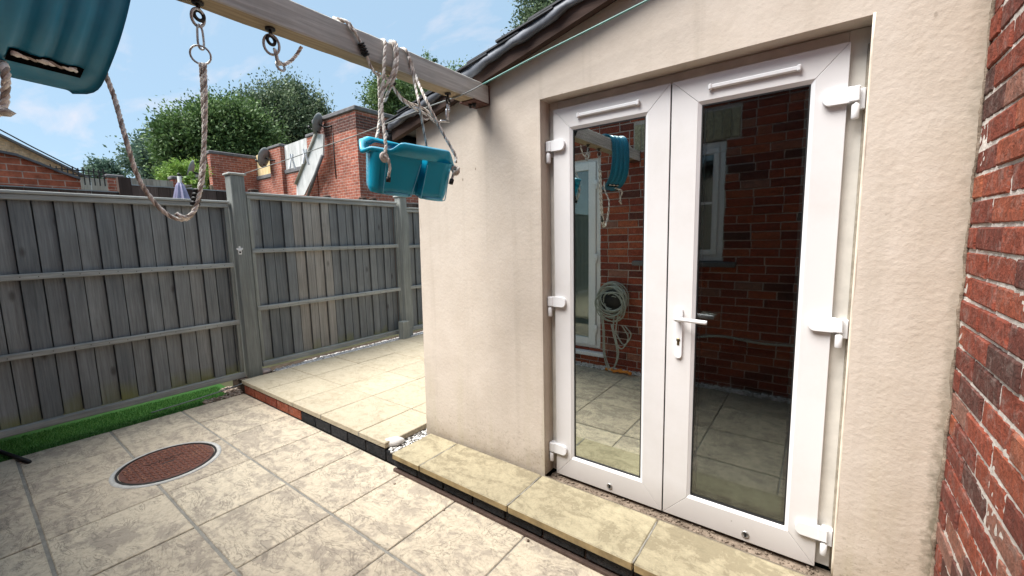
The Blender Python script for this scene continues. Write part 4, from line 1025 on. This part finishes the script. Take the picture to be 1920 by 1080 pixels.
# rim: flange loop, high front band on the right two thirds, low flared lip at the left
def rimpt(a):
    c, s = math.cos(a), math.sin(a); n = 3.2
    u = math.copysign(abs(c) ** (2 / n), c) * hw_; v = math.copysign(abs(s) ** (2 / n), s) * hd_
    if u > 0: v *= 1 - .45 * (u / hw_) ** 3
    return u, v
def sstep(a, b, x): t = min(1, max(0, (x - a) / (b - a))); return t * t * (3 - 2 * t)
NR = 110; vs = []; m = MB(); K = 7
for k in range(NR):
    a = 2 * math.pi * k / NR; u, v = rimpt(a); f = u / hw_; fr = sstep(.1, -.5, v / hd_)
    hump = sstep(-.50, -.24, f) * (1 - sstep(.72, 1.0, f))
    z = .004 + fr * (.036 * hump - .004) + (1 - fr) * (.020 - .012 * f) - .034 * sstep(.7, 1.0, f) - .018 * sstep(-.8, -1.0, f)
    band = .018 + .038 * hump
    vs += [L(u * .80, v * .72, z - .006 - .014 * (1 - hump)), L(u * .92, v * .89, z + .001), L(u * .985, v * .98, z), L(u, v, z - .005), L(u, v * 1.0, z - band), L(u * .965, v * .96, z - band), L(u * .90, v * .86, z - .014)]
fs = []
for k in range(NR):
    k2 = (k + 1) % NR
    for j in range(K): fs.append((k * K + j, k2 * K + j, k2 * K + (j + 1) % K, k * K + (j + 1) % K))
m.add(vs, fs, .5, 0, True)
for q, f in enumerate(m.f):
    if f[0] % K in (1, 2): m.mi[q] = 1
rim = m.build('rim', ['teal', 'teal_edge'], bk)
# tub with two front panels parted by a deep slot
rows = 12; vs = []; m = MB(); HT = .170
def front(f): return -hd_ * (.93 - .16 * f)
for r_ in range(rows):
    f = r_ / (rows - 1); w = -.018 - HT * f; cr_ = 1 - .10 * max(0, (f - .85) / .15) ** 2
    A = hw_ * (.83 - .05 * f) * (.5 + .5 * cr_); Bv = -front(f) * cr_; rc_ = .045; row_ = []
    lo, hi = (.17 - .16 * f) * hw_, (.285 - .05 * f) * hw_; dp = .12
    for c_ in (-A + rc_, -.62 * hw_, -.52 * hw_, -.3 * hw_, -.1 * hw_, lo - .003): row_.append((c_, -Bv))
    row_ += [(lo, -Bv), (lo + .001, -Bv + dp), ((lo + hi) / 2, -Bv + dp), (hi - .001, -Bv + dp), (hi, -Bv)]
    for c_ in (hi + .003, .45 * hw_, .6 * hw_, A - rc_): row_.append((c_, -Bv))
    for q_ in range(1, 6): a = -math.pi / 2 + math.pi / 2 * q_ / 6; row_.append((A - rc_ + rc_ * math.cos(a), -Bv + rc_ + rc_ * math.sin(a)))
    row_ += [(A, -Bv + rc_), (A, 0), (A, Bv - rc_)]
    for q_ in range(1, 6): a = math.pi / 2 * q_ / 6; row_.append((A - rc_ + rc_ * math.cos(a), Bv - rc_ + rc_ * math.sin(a)))
    for q_ in range(9): row_.append((A - rc_ - (2 * A - 2 * rc_) * q_ / 8, Bv))
    for q_ in range(1, 6): a = math.pi / 2 + math.pi / 2 * q_ / 6; row_.append((-A + rc_ + rc_ * math.cos(a), Bv - rc_ + rc_ * math.sin(a)))
    row_ += [(-A, Bv - rc_), (-A, 0), (-A, -Bv + rc_)]
    for q_ in range(1, 6): a = math.pi + math.pi / 2 * q_ / 6; row_.append((-A + rc_ + rc_ * math.cos(a), -Bv + rc_ + rc_ * math.sin(a)))
    NT_ = len(row_); vs += [L(u, v, w) for u, v in row_]
fs = [(r_ * NT_ + k, r_ * NT_ + (k + 1) % NT_, (r_ + 1) * NT_ + (k + 1) % NT_, (r_ + 1) * NT_ + k) for r_ in range(rows - 1) for k in range(NT_)] + [tuple((rows - 1) * NT_ + k for k in range(NT_))]
m.add(vs, fs, .5, 0, True)
for q_, f_ in enumerate(m.f):
    if len(f_) == 4 and 6 <= f_[0] % NT_ <= 9: m.mi[q_] = 0
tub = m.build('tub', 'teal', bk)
es = tub.modifiers.new('split', 'EDGE_SPLIT'); es.split_angle = R(35)
m = MB(); W_ = lambda f: -.018 - HT * f
for (e0, e1) in ((lambda f: -.52, lambda f: .17 - .14 * f), (lambda f: .29 - .05 * f, lambda f: .75)):
    pth = [L(e0(f) * hw_, front(f) - .002, W_(f)) for f in (.12, .4, .7, .9)] + [L((e0(1) + .05) * hw_, front(1) + .004, W_(.985)), L((e1(1) - .05) * hw_, front(1) + .004, W_(.985))] + [L(e1(f) * hw_, front(f) - .002, W_(f)) for f in (.9, .7, .4, .12)]
    m.tube(smooth(pth, .015), .0020, 8)
    m.tube([L((e0(1) + .05) * hw_, front(1) + .002, W_(.95)), L((e1(1) - .05) * hw_, front(1) + .002, W_(.95))], .006, 8)
m.build('panel_edge', 'teal_edge', tub)
# ropes of the bucket
m = MB()
FX = BX1 + .012
Lf = L(-.56 * hw_, -hd_ * .92, .0); Lb = L(-.62 * hw_, hd_ * .9, .02); Rf = L(.95 * hw_, -hd_ * .35, -.01); Rb = L(.42 * hw_, hd_ * .9, .03)
m.rope([L(-.56 * hw_, -hd_ * .95, -.035), Lf + Wz * .02, P(716, 200, d=1.74), P(719, 140, x=FX + .004), P(721, 100, x=FX), P(722, 79, x=FX - .004), Vector((-1.555, 1.20, BZ1 + .012)), Vector((-1.61, 1.21, BZ1 + .010)), Vector((BX0 - .012, 1.225, .78)), P(712, 215, x=-1.66), P(696, 262, x=-1.68) if False else Lb], .0068)
for o_, xx in ((0, 0), (9, .004)):
    m.rope([P(712 + o_, 190, x=-1.60), P(722 + o_, 165, x=FX - .02), P(735 + o_ * .7, 140, x=FX), P(741 + o_ * .5, 110, x=FX + xx), P(738 + o_ * .6, 84, x=FX), P(732 + o_ * .6, 78, x=FX - .02), Vector((-1.57, 1.255 + o_ * .002, BZ1 + .011)), Vector((BX0 - .012, 1.255 + o_ * .002, .80)), Vector((BX0 - .008, 1.26, .725)), P(735 + o_ * .5, 142, x=-1.56)], .0068)
m.rope([P(752, 92, x=-1.57), P(760, 93, x=FX - .006), P(768, 108, x=FX), P(778, 140, x=FX), P(800, 190, d=1.80), P(828, 245, d=1.86), P(853, 290, d=DB + .05), Rf], .0068)
m.rope([P(766, 106, x=FX), P(776, 150, x=FX - .004), P(785, 190, d=1.80), P(793, 235, d=1.88), P(799, 268, d=1.95), P(802, 284, d=1.97)], .0058)
# knots and tails
for c in (L(-.56 * hw_, -hd_ * .98, -.038), L(.93 * hw_, -hd_ * .55, -.045)):
    for k in range(3): m.ring(c + Vector((rnd.uniform(-.008, .008), rnd.uniform(-.008, .008), rnd.uniform(-.006, .006))), (rnd.uniform(-1, 1), rnd.uniform(-1, 1), rnd.uniform(-1, 1)), .013, .0065)
t0 = L(-.50 * hw_, -hd_ * 1.03, -.045); t1 = L(-.46 * hw_, -hd_ * 1.02, -.115)
m.rope([t0 + Wz * .01, L(-.46 * hw_, -hd_ * 1.08, -.07), t1], .006)
t2 = L(.88 * hw_, -hd_ * .72, -.055); t3 = L(.84 * hw_, -hd_ * .82, -.085); m.rope([t2 + Wz * .01, t3], .006)
m.build('rope', 'rope', bk)
m = MB(); m.tube([t1 + Wz * .004, t1 - Wz * .016], .010, 10); m.build('rope_end_cap', 'black_rubber', bk); m = MB(); m.tube([t3 + Wz * .002, t3 + (t3 - t2).normalized() * .02], .010, 10); m.build('rope_end_cap', 'black_rubber', bk)

# ---- spare rope slung over the beam with a black coil
sp = empty('spare_rope', (-1.53, 1.12, .84), 'spare swing rope slung over the beam with a black rubber coil', 'rope')
m = MB()
m.rope([P(625, 34, x=-1.56), P(640, 37, x=-1.53), P(655, 44, x=FX - .004), P(665, 60, x=FX), P(674, 76, x=FX), P(683, 92, x=FX + .002), P(690, 112, x=FX), P(697, 128, x=FX - .005), P(705, 139, x=-1.56), P(718, 144, x=-1.58), P(732, 152, x=-1.58), P(742, 172, x=-1.60), P(756, 190, x=-1.61), P(780, 205, x=-1.61), P(800, 215, x=-1.60), P(818, 230, x=-1.58), P(826, 228, x=XR_)], .0062)
m.rope([P(632, 42, x=-1.54), P(648, 40, x=-1.53), P(657, 52, x=FX), P(668, 62, x=FX + .006)], .0062)
m.rope([P(735, 160, x=-1.585), P(748, 178, x=-1.60), P(765, 192, x=-1.62), P(788, 200, x=-1.62), P(806, 212, x=-1.60), P(815, 225, x=-1.59)], .0060)
m.rope([P(786, 212, x=-1.61), P(796, 224, x=-1.60), P(806, 221, x=-1.60), P(812, 214, x=-1.60)], .004)
m.build('rope', 'rope', sp)
m = MB(); a = P(676, 80, x=FX + .002); b = P(688, 106, x=FX + .002)
for i in range(5): c = a.lerp(b, i / 5); d_ = a.lerp(b, (i + .85) / 5); m.tube([c, c.lerp(d_, .5), d_], [.011, .0155, .011], 12)
m.build('rubber_coil', 'black_rubber', sp)
m = MB(); m.tube([P(732, 150, x=-1.59), P(739, 160, x=-1.59)], .014, 10); m.build('rubber_coil', 'black_rubber', sp)

# ---- washing line from the tall post past the beam to the roof edge
wl = empty('washing_line', P(453, 327, x=XF), 'thin green washing line running from the tall fence post up along the roof edge', 'washing line')
m = MB(); lp = [P(453, 327, x=XF + .03), P(530, 302, x=-3.8), P(600, 277, x=-3.15), P(678, 250, x=-2.60), P(790, 205, x=-1.95), P(868, 177, x=-1.51), P(905, 158, y=1.76), P(1000, 108, y=1.78), P(1100, 58, y=1.78), P(1215, 0, y=1.78), P(1290, -38, y=1.78)]
sp_ = smooth(lp, .05); cut = next(i for i, q_ in enumerate(sp_) if q_.y > 1.74 and q_.x > -1.6)
m.tube(sp_[cut:], .0042, 7, mi=1); m.tube(sp_[:cut + 1], .0036, 7, mi=0); m.build('line', ['dish_grey', 'wire_green'], wl)
for (u, v, xx) in ((546, 297, -3.66), (571, 288, -3.42)):
    c = P(u, v, x=xx); pg = MB(); e_ = empty('clothes_peg', c, 'white plastic peg on the washing line, %s' % ('nearer the tall post' if u < 560 else 'nearer the swing'), 'peg', 'pegs on the washing line')
    for s_ in (-1, 1):
        pg.add([c + Vector((0, s_ * .004, .035)), c + Vector((0, s_ * .016, .035)), c + Vector((0, s_ * .012, -.01)), c + Vector((0, s_ * .030, -.085)), c + Vector((0, s_ * .016, -.085)), c + Vector((0, s_ * .003, -.01))] + [c + Vector((.012, s_ * .004, .035)), c + Vector((.012, s_ * .016, .035)), c + Vector((.012, s_ * .012, -.01)), c + Vector((.012, s_ * .030, -.085)), c + Vector((.012, s_ * .016, -.085)), c + Vector((.012, s_ * .003, -.01))],
               [(0, 1, 2, 5), (5, 2, 3, 4), (6, 11, 8, 7), (11, 10, 9, 8), (0, 6, 7, 1), (1, 7, 8, 2), (2, 8, 9, 3), (3, 9, 10, 4), (4, 10, 11, 5), (5, 11, 6, 0)])
    pg.build('prong', 'peg', e_)

# ============================================================ BEYOND THE FENCE
def tones(lo=0, hi=1): return rnd.uniform(lo, hi)
def bfence(name, x, y0, y1, z0, z1, mat, label, w=.12, posts=(), group='fences of the neighbouring gardens'):
    p = empty(name, (x, (y0 + y1) / 2, z0), label, 'fence', group); m = MB(); y = y0; k = 0
    while y < y1: m.box((x + (.008 if k % 2 else 0), y, z0), (x + .02 + (.008 if k % 2 else 0), min(y + w - .004, y1), z1), tones()); y += w; k += 1
    m.build('boards', mat, p)
    m = MB(); m.box((x - .02, y0, z1), (x + .03, y1, z1 + .012), .9); m.build('cap_rail', 'rail' if mat == 'fence_brown' else mat, p)
    for yy, zz in posts:
        m = MB(); m.box((x - .05, yy - .05, z0), (x + .06, yy + .05, zz), .7); m.lathe([(.07, 0), (.055, .03)], (x, yy, zz), n=10, tone=.2); m.build('post', mat, p)
    return p
bfence('garden_fence', -6.4, -2.0, 1.23, -1.6, .60, 'fence_brown', 'low dark brown fence just behind the left grey panel', posts=())
bfence('garden_fence', -6.4, 1.33, 9.0, -1.6, .69, 'fence_brown', 'taller dark brown fence behind the folded lilac parasol', posts=((2.62, .72), (3.7, .70), (4.35, .72), (4.55, .72)))
m = MB(); m.box((-6.45, 1.22, -1.6), (-6.35, 1.33, .77), .2); tag(m.build('fence_post', 'fence_brown', origin=(-6.4, 1.27, -1.6)), 'dark brown post where the two brown fences meet', 'fence post')
# folded parasol
pc = P(341, 376, x=-5.7)
ps = empty('parasol', (pc.x, pc.y, -1.6), 'folded lilac garden parasol rising behind the left fence panel', 'parasol')
m = MB(); m.tube([(pc.x, pc.y, -1.6), (pc.x, pc.y, pc.z + .26)], .02, 8); m.build('pole', 'dish_grey', ps)
m = MB(); prf = [(.015, .20), (.035, .16), (.065, .02), (.09, -.2), (.10, -.6), (.08, -.9)]; n = 32; vs = []
for r_, h in prf:
    for k in range(n): a = 2 * math.pi * k / n; rr = r_ * (1 + .22 * math.cos(a * 8)); vs.append((pc.x + rr * math.cos(a), pc.y + rr * math.sin(a), pc.z + h))
m.add(vs, [(i * n + k, i * n + (k + 1) % n, (i + 1) * n + (k + 1) % n, (i + 1) * n + k) for i in range(len(prf) - 1) for k in range(n)], .5, 0, False); m.build('canopy', 'lilac', ps)

# red wall with sloping coping
rg2 = empty('brick_wall', (-7.6, .2, -1.6), 'orange red brick wall with a sloping dark coping at the left edge', 'wall')
pts = [(-2.5, 1.5), (-.6, 1.3), (.30, 1.10), (.48, 1.09), (.60, 1.07), (.78, .99), (.92, .92), (1.10, .85)]
m = MB(); m.prism([(-7.6, a, b) for a, b in pts] + [(-7.6, 1.10, -1.6), (-7.6, -2.5, -1.6)], (-.22, 0, 0)); m.build('brickwork', 'bg_orange', rg2)
m = MB()
for (a, b), (c, d_) in zip(pts[:-1], pts[1:]): m.prism([(-7.56, a, b), (-7.56, c, d_), (-7.56, c, d_ + .028), (-7.56, a, b + .028)], (-.30, 0, 0), .5)
m.build('coping', 'coping', rg2)
# buff gabled house
gh = empty('gabled_house', (-15, 0, -1.6), 'buff brick house gable rising at the far left', 'house')
pts = [(2.15, 1.82), (.99, 2.55), (-.7, 3.55), (-6, .8)]
m = MB(); m.prism([(-15, a, b) for a, b in pts] + [(-15, -6, -1.6), (-15, 2.15, -1.6)], (-6, 0, 0)); m.build('wall', 'bg_buff', gh)
m = MB(); m.prism([(-14.85, 2.35, 1.68), (-14.85, -.7, 3.54), (-14.85, -.7, 3.59), (-14.85, 2.35, 1.73)], (-6.4, 0, 0)); m.prism([(-14.85, -.7, 3.54), (-14.85, -6.2, .7), (-14.85, -6.2, .75), (-14.85, -.7, 3.59)], (-6.4, 0, 0)); m.build('roof', 'coping', gh)
m = MB(); m.tube([P(-40, 225, x=-12), P(0, 243, x=-12), P(60, 275, x=-12), P(135, 313, x=-12), P(150, 320, x=-12)], .012, 6); tag(m.build('overhead_cable', 'gasket'), 'overhead cable slanting down past the buff gable', 'cable')
# metal trellis
tr = empty('trellis', (-13, 1.8, 1.5), 'dark open trellis railing beyond the red sloping wall', 'railing')
m = MB()
for i in range(12): y = 1.38 + i * .08; m.box((-13.01, y, 1.35), (-12.99, y + .02, 1.70 + .03 * (i % 2)), .5)
for z in (1.55, 1.64): m.box((-13.015, 1.36, z), (-12.985, 2.32, z + .02), .5)
m.build('bars', 'dark_steel', tr)
bfence('garden_fence', -13.6, .6, 2.42, -1.6, 1.56, 'fence_pale', 'pale grey fence beyond the trellis, left of the small brick pier', .14)
bfence('garden_fence', -13.8, 2.75, 3.72, -1.6, 1.66, 'fence_pale', 'pale grey fence between the two small brick piers', .14)
def pier(x0, x1, y0, y1, zt, label, mat='bg_red', g='brick piers in the background'):
    p = empty('brick_pier', ((x0 + x1) / 2, (y0 + y1) / 2, -1.6), label, 'pier', g)
    m = MB(); m.box((x0, y0, -1.6), (x1, y1, zt)); m.build('shaft', mat, p); m = MB(); m.box((x0 - .03, y0 - .03, zt + .002), (x1 + .03, y1 + .03, zt + .09), ch=.02); m.build('cap', 'coping', p); return p
pier(-13.95, -13.70, 2.44, 2.72, 1.62, 'small red brick pier left of the dark brown post')
pier(-14.05, -13.8, 3.72, 3.95, 1.72, 'small red brick pier beside the slatted grey fence')
sf_ = empty('slatted_fence', (-13.5, 4.1, -1.6), 'grey horizontal slat fence stepping up beside the bright shrub', 'fence')
m = MB()
for i in range(9): m.prism([(-13.4, 3.85, .9 + i * .10), (-13.4, 4.32, 1.02 + i * .10), (-13.4, 4.32, 1.09 + i * .10), (-13.4, 3.85, .97 + i * .10)], (-.03, 0, 0), rnd.random())
m.build('slats', 'fence_pale', sf_)
# big brick building
BY = 6.74
bb = empty('brick_building', (-11, 8.5, -1.6), 'tall plain red brick building with dark stained top and grey coping', 'building')
m = MB(); m.box((-12.05, BY, -1.6), (-10, 12.5, 3.40)); m.build('wall', 'bg_red', bb)
m = MB()
for i in range(5): m.box((-12.055, BY - .004, 2.95 + i * .075), (-9.996, 12.504, 2.95 + i * .075 + .062 + .004 * (i == 9)), rnd.random() * .6)
m.build('dark_courses', 'bg_dark', bb)
m = MB(); m.box((-12.10, BY - .05, 3.402), (-9.95, 12.55, 3.52), ch=.02)
m.build('coping', 'coping', bb)
m = MB(); m.tube([(-11.1, BY - .015, 3.0), (-11.1, BY - .02, 2.2), (-11.08, BY - .02, 1.75)], .012, 6); m.build('cable', 'gasket', bb)
m = MB(); m.box((-9.97, 8.55, 3.52), (-9.93, 8.62, 3.85)); m.build('vent_pipe', 'upvc_old', bb)
# stepped garden wall with panels
gw = empty('garden_wall', (-14, BY, -1.6), 'long dark red brick garden wall below the timber panels', 'wall')
m = MB(); m.box((-16.1, BY + .03, -1.6), (-12.06, BY + .26, 2.20)); m.build('brickwork', 'bg_red', gw)
m = MB(); m.box((-16.1, BY + .0, 2.202), (-12.06, BY + .28, 2.33), ch=.01); m.build('coping', 'coping', gw)
pier(-14.83, -14.05, BY - .08, BY + .32, 3.05, 'brick pier between the new timber panel and the white weathered panel')
pier(-12.50, -12.08, BY - .02, BY + .32, 3.08, 'brick pier close beside the tall brick building')
def tpanel(name, poly, mat, label):
    p = empty('timber_screen', poly[0], label, 'screen', 'timber panels on the background brick wall')
    (x0, zb0, zt0), (x1, zb1, zt1) = poly[1], poly[2]; y = poly[0][1]; n = max(3, int(abs(x1 - x0) / .11)); m = MB()
    for i in range(n):
        a, b = i / n, (i + 1) / n - .003 / max(.1, abs(x1 - x0)) * 1
        f = lambda p0, p1, t: p0 + (p1 - p0) * t
        m.prism([(f(x0, x1, a), y, f(zb0, zb1, a)), (f(x0, x1, b), y, f(zb0, zb1, b)), (f(x0, x1, b), y, f(zt0, zt1, b)), (f(x0, x1, a), y, f(zt0, zt1, a))], (0, .02 + .008 * (i % 2), 0), rnd.random())
    m.build('boards', mat, p); return p
tpanel('timber_panel', [(-15.4, BY + .05, 2.3), (-16.08, 2.33, 3.05), (-14.85, 2.33, 3.12)], 'fence_new', 'new yellow timber panel behind the middle satellite dish')
tpanel('timber_panel', [(-13.2, BY + .05, 2.3), (-14.03, 2.34, 3.08), (-12.52, 2.34, 3.12)], 'fence_white', 'pale weathered vertical board panel between two brick piers')
q0, q1, q2, q3 = P(556, 345, y=BY - .25), P(594, 250, y=BY - .25), P(606, 252, y=BY - .25), P(605, 292, y=BY - .25); q4 = P(570, 366, y=BY - .25); q5 = P(556, 366, y=BY - .25)
rp_ = empty('raking_screen', q5, 'pale board panel cut on a steep slant against the tall brick building', 'screen')
m = MB(); m.prism([q5, q4, q3, q2, q1, q0], (0, .05, 0), .6); m.build('boards', 'fence_white', rp_)
m = MB(); m.tube([q0 + Vector((0, -.03, 0)), q1 + Vector((0, -.03, 0))], .045, 4, .9); m.build('trim', 'fence_pale', rp_)
m = MB(); m.tube([q4 + Vector((.04, -.03, -.3)), q3 + Vector((.04, -.03, 0))], .05, 4); m.build('handrail', 'coping', rp_)
# side wall at the end
sw = empty('brick_wall', (-16.2, 6, -1.6), 'red brick wall below the trees with a dark wavy coping', 'wall')
m = MB(); m.box((-16.35, 5.40, -1.6), (-16.1, 7.0, 2.92)); m.build('brickwork', 'bg_red', sw)
m = MB(); m.box((-16.38, 5.37, 2.922), (-16.07, 7.0, 3.03), ch=.02); m.build('coping', 'coping', sw)
def dish(c, aim, r, label, arm_to):
    p = empty('satellite_dish', c, label, 'satellite dish', 'grey satellite dishes'); c = Vector(c); aim = Vector(aim).normalized()
    m = MB(); m.lathe([(r, .09 * r * 2), (r * .8, .055 * r * 2), (r * .5, .02 * r), (.01, 0), (.01, -.01), (r * .5, .0), (r * .82, .04 * r * 2), (r * 1.02, .085 * r * 2)], c, aim, 28, sq=1.18); m.build('reflector', 'dish_grey', p)
    m = MB(); tip = c + aim * r * 1.3 + Vector((0, 0, -r * .7)); m.tube([c + Vector((0, 0, -r * .9)) - aim * .02, tip], .015, 6); m.tube([tip + Vector((0, 0, .04)), tip - aim * .05], .03, 8); m.build('feed_arm', 'gasket', p)
    m = MB(); m.tube(smooth([c - aim * .02, c - aim * .18 + Vector((0, 0, -.03)), Vector(arm_to)], .05), .022, 6); m.build('bracket', 'gasket', p)
dc = P(598, 233, y=BY - .22); dish(dc, (-.80, -.52, .30), .25, 'grey satellite dish on the tall brick building, the highest one', (dc.x + .28, BY, dc.z - .05))
dc = P(497, 296, y=BY - .25); dish(dc, (-.82, -.48, .30), .27, 'grey satellite dish in front of the new yellow timber panel', (dc.x + .30, BY - .06, dc.z - .08))
dc = P(361, 323, x=-12.5); dish(dc, (-.5, -.9, .3), .24, 'grey satellite dish on a pole beside the bright green shrub', (dc.x + .25, dc.y + .1, dc.z - .4))
m = MB(); m.tube([(dc.x + .25, dc.y + .1, -1.6), (dc.x + .25, dc.y + .1, dc.z - .35)], .03, 8); tag(m.build('dish_pole', 'galv', origin=(dc.x + .25, dc.y + .1, -1.6)), 'thin pole carrying the left satellite dish', 'pole')

# ============================================================ TREES
def tree(name, base, label, lobes, mat, n, leaf, trunk_r=.18, group='trees beyond the gardens', up=.0, twig=.25, seed=1, cat='tree'):
    """lobes: (centre, (rx, ry, rz)); leaves gather on many small sprays near the lobe surfaces"""
    rr = random.Random(seed); nr = np.random.RandomState(seed)
    p = empty(name, base, label, cat, group); base = Vector(base)
    m = MB(); top = sum((Vector(c) for c, r in lobes), Vector()) / len(lobes)
    m.tube(smooth([base, base.lerp(Vector((base.x, base.y, top.z)), .5), Vector((top.x * .4 + base.x * .6, top.y * .4 + base.y * .6, top.z))], .3), [trunk_r * (1 - .6 * i / 40) for i in range(200)][:len(smooth([base, base.lerp(Vector((base.x, base.y, top.z)), .5), Vector((top.x * .4 + base.x * .6, top.y * .4 + base.y * .6, top.z))], .3))], 8, .4)
    for c, r in lobes:
        c = Vector(c); s0 = base.lerp(Vector((base.x, base.y, top.z)), rr.uniform(.45, .75)); pts_ = smooth([s0, s0.lerp(c, .5) + Vector((0, 0, .1 * (c - s0).length)), c], .3); m.tube(pts_, [trunk_r * .4 * (1 - .7 * i / len(pts_)) for i in range(len(pts_))], 6, .5)
    m.build('trunk', 'bark', p)
    lobes = [(c, tuple(.86 * k_ for k_ in r)) for c, r in lobes]
    vol = np.array([r[0] * r[1] * r[2] for c, r in lobes]) ** .667; vol /= vol.sum()
    V = []; Fc = []; T = []
    ns = max(12, n // 42); per = n // ns
    for k in range(ns):
        i = nr.choice(len(lobes), p=vol); c, r = lobes[i]; c = np.array(c); r = np.array(r)
        d = nr.normal(size=3); d /= np.linalg.norm(d); rad = nr.uniform(.45, 1.0) ** .6
        if nr.rand() < .10: rad *= 1.05
        sc_ = c + d * r * rad; dirn = d + np.array([0, 0, up]); dirn /= np.linalg.norm(dirn)
        sp_ = twig * nr.uniform(.6, 1.5) * (min(r) ** .5); tone = nr.uniform(.1, .9)
        L_ = nr.normal(size=(per, 3)) * sp_ * .42 + dirn * nr.uniform(-.6, 1.3, size=(per, 1)) * sp_ * .8
        C_ = sc_ + L_
        a = nr.normal(size=(per, 3)); a /= np.linalg.norm(a, axis=1)[:, None]; a = a * .6 + dirn * .6; a /= np.linalg.norm(a, axis=1)[:, None]
        b = nr.normal(size=(per, 3)); b = np.cross(a, b); b /= np.linalg.norm(b, axis=1)[:, None] + 1e-9
        s_ = leaf * nr.uniform(.6, 1.35, size=(per, 1))
        n0 = len(V)
        q = np.stack([C_ - a * s_ * .6, C_ + b * s_ * .30, C_ + a * s_ * .6, C_ - b * s_ * .30], 1).reshape(-1, 3)
        V.extend(map(tuple, q)); Fc.extend([(n0 + 4 * j, n0 + 4 * j + 1, n0 + 4 * j + 2, n0 + 4 * j + 3) for j in range(per)])
        T.extend(np.clip(tone + nr.normal(size=per) * .18, 0, 1))
    m = MB(); m.v = V; m.f = Fc; m.t = T; m.mi = [0] * len(Fc); m.sm = [False] * len(Fc); m.build('crown', mat, p)
    return p
def PT(u, v, x): q = P(u, v, x=x); return (q.x, q.y, q.z)
G0 = -1.6
tree('dense_tree', (-20, 9.6, G0), 'tall dense dark green tree behind the timber panels', [(PT(544, 243, -20), (2.2, 1.9, 2.1)), (PT(539, 213, -20), (1.2, 1.0, 1.2)), (PT(554, 200, -20), (1.0, .9, .9)), (PT(582, 233, -20), (1.1, 1.0, 1.3)), (PT(604, 253, -20), (1.0, .9, 1.1)), (PT(490, 248, -20), (1.4, 1.4, 1.7)), (PT(554, 308, -20), (2.2, 2.6, 2.0)), (PT(470, 303, -20), (1.6, 2.0, 1.8))], 'leaf_deep', 90000, .105, up=.9, twig=.34, seed=2)
tree('leafy_tree', (-18.5, 6.6, G0), 'bright green leafy tree left of the tall dense one', [(PT(390, 270, -18.5), (1.5, 1.3, 1.4)), (PT(350, 265, -18.5), (1.2, 1.0, .9)), (PT(320, 255, -18.5), (.9, .5, .6)), (PT(430, 245, -18.5), (1.4, 1.3, 1.1)), (PT(405, 232, -18.5), (1.0, .9, .8)), (PT(380, 320, -18.5), (1.3, 1.2, 1.3)), (PT(455, 275, -18.5), (1.5, 1.5, 1.6)), (PT(395, 360, -18.5), (1.0, .6, 1.0))], 'leaf_green', 70000, .10, up=.3, twig=.36, seed=3)
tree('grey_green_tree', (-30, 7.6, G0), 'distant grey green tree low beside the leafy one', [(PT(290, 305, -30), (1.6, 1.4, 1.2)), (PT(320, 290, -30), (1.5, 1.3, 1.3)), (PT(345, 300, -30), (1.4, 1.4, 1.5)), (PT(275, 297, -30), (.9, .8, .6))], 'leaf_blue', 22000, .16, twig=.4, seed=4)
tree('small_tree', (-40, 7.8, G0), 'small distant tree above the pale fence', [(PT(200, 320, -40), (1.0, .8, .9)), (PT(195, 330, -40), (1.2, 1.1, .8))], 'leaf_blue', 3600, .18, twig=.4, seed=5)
tree('bright_shrub', (-14.6, 4.4, G0), 'light yellow green shrub beside the left satellite dish', [(PT(340, 322, -14.6), (.5, .45, .3)), (PT(325, 330, -14.6), (.4, .35, .25)), (PT(355, 330, -14.6), (.5, .4, .4))], 'leaf_bright', 8000, .05, .05, group='shrubs in the neighbouring gardens', twig=.22, seed=6, cat='shrub')
tree('bright_shrub', (-8.6, 3.0, G0), 'small yellow green plant showing above the brown fence', [(PT(362, 340, -8.6), (.12, .12, .16)), (PT(372, 350, -8.6), (.10, .14, .12))], 'leaf_bright', 700, .05, .03, group='shrubs in the neighbouring gardens', twig=.10, seed=7, cat='shrub')
tree('garden_tree', (-14.5, 13.6, G0), 'light green tree seen below the beam behind the brick building', [(PT(740, 185, -14.5), (1.3, 1.0, 1.0)), (PT(760, 205, -14.5), (1.4, 1.3, 1.2)), (PT(715, 180, -14.5), (1.0, .6, .6)), (PT(800, 185, -14.5), (1.3, 1.5, 1.2)), (PT(800, 120, -14.5), (.6, .35, .35)), (PT(860, 170, -14.5), (1.2, 1.4, 1.0))], 'leaf_green', 30000, .095, twig=.34, seed=8)
tree('tall_tree', (-7.2, 12.6, G0), 'dark green tree top rising above the slate roof', [(PT(1035, 10, -7.2), (1.1, 1.1, 1.2)), (PT(1060, -5, -7.2), (.9, .9, .9)), (PT(1015, 45, -7.2), (.9, .7, .8)), (PT(1000, 70, -7.2), (.75, .6, .45)), (PT(1060, 60, -7.2), (1.0, 1.0, 1.2)), (PT(1100, 0, -7.2), (.9, .9, .9))], 'leaf_deep', 28000, .08, twig=.32, seed=9)
tree('twiggy_shrub', (-10.2, 12.8, G0), 'sparse twiggy plant tips showing over the lower roof edge', [(PT(930, 108, -10.2), (.45, .3, .25)), (PT(945, 98, -10.2), (.35, .3, .2)), (PT(950, 140, -10.2), (.8, .8, .8))], 'leaf_blue', 1100, .05, .06, twig=.4, seed=10)
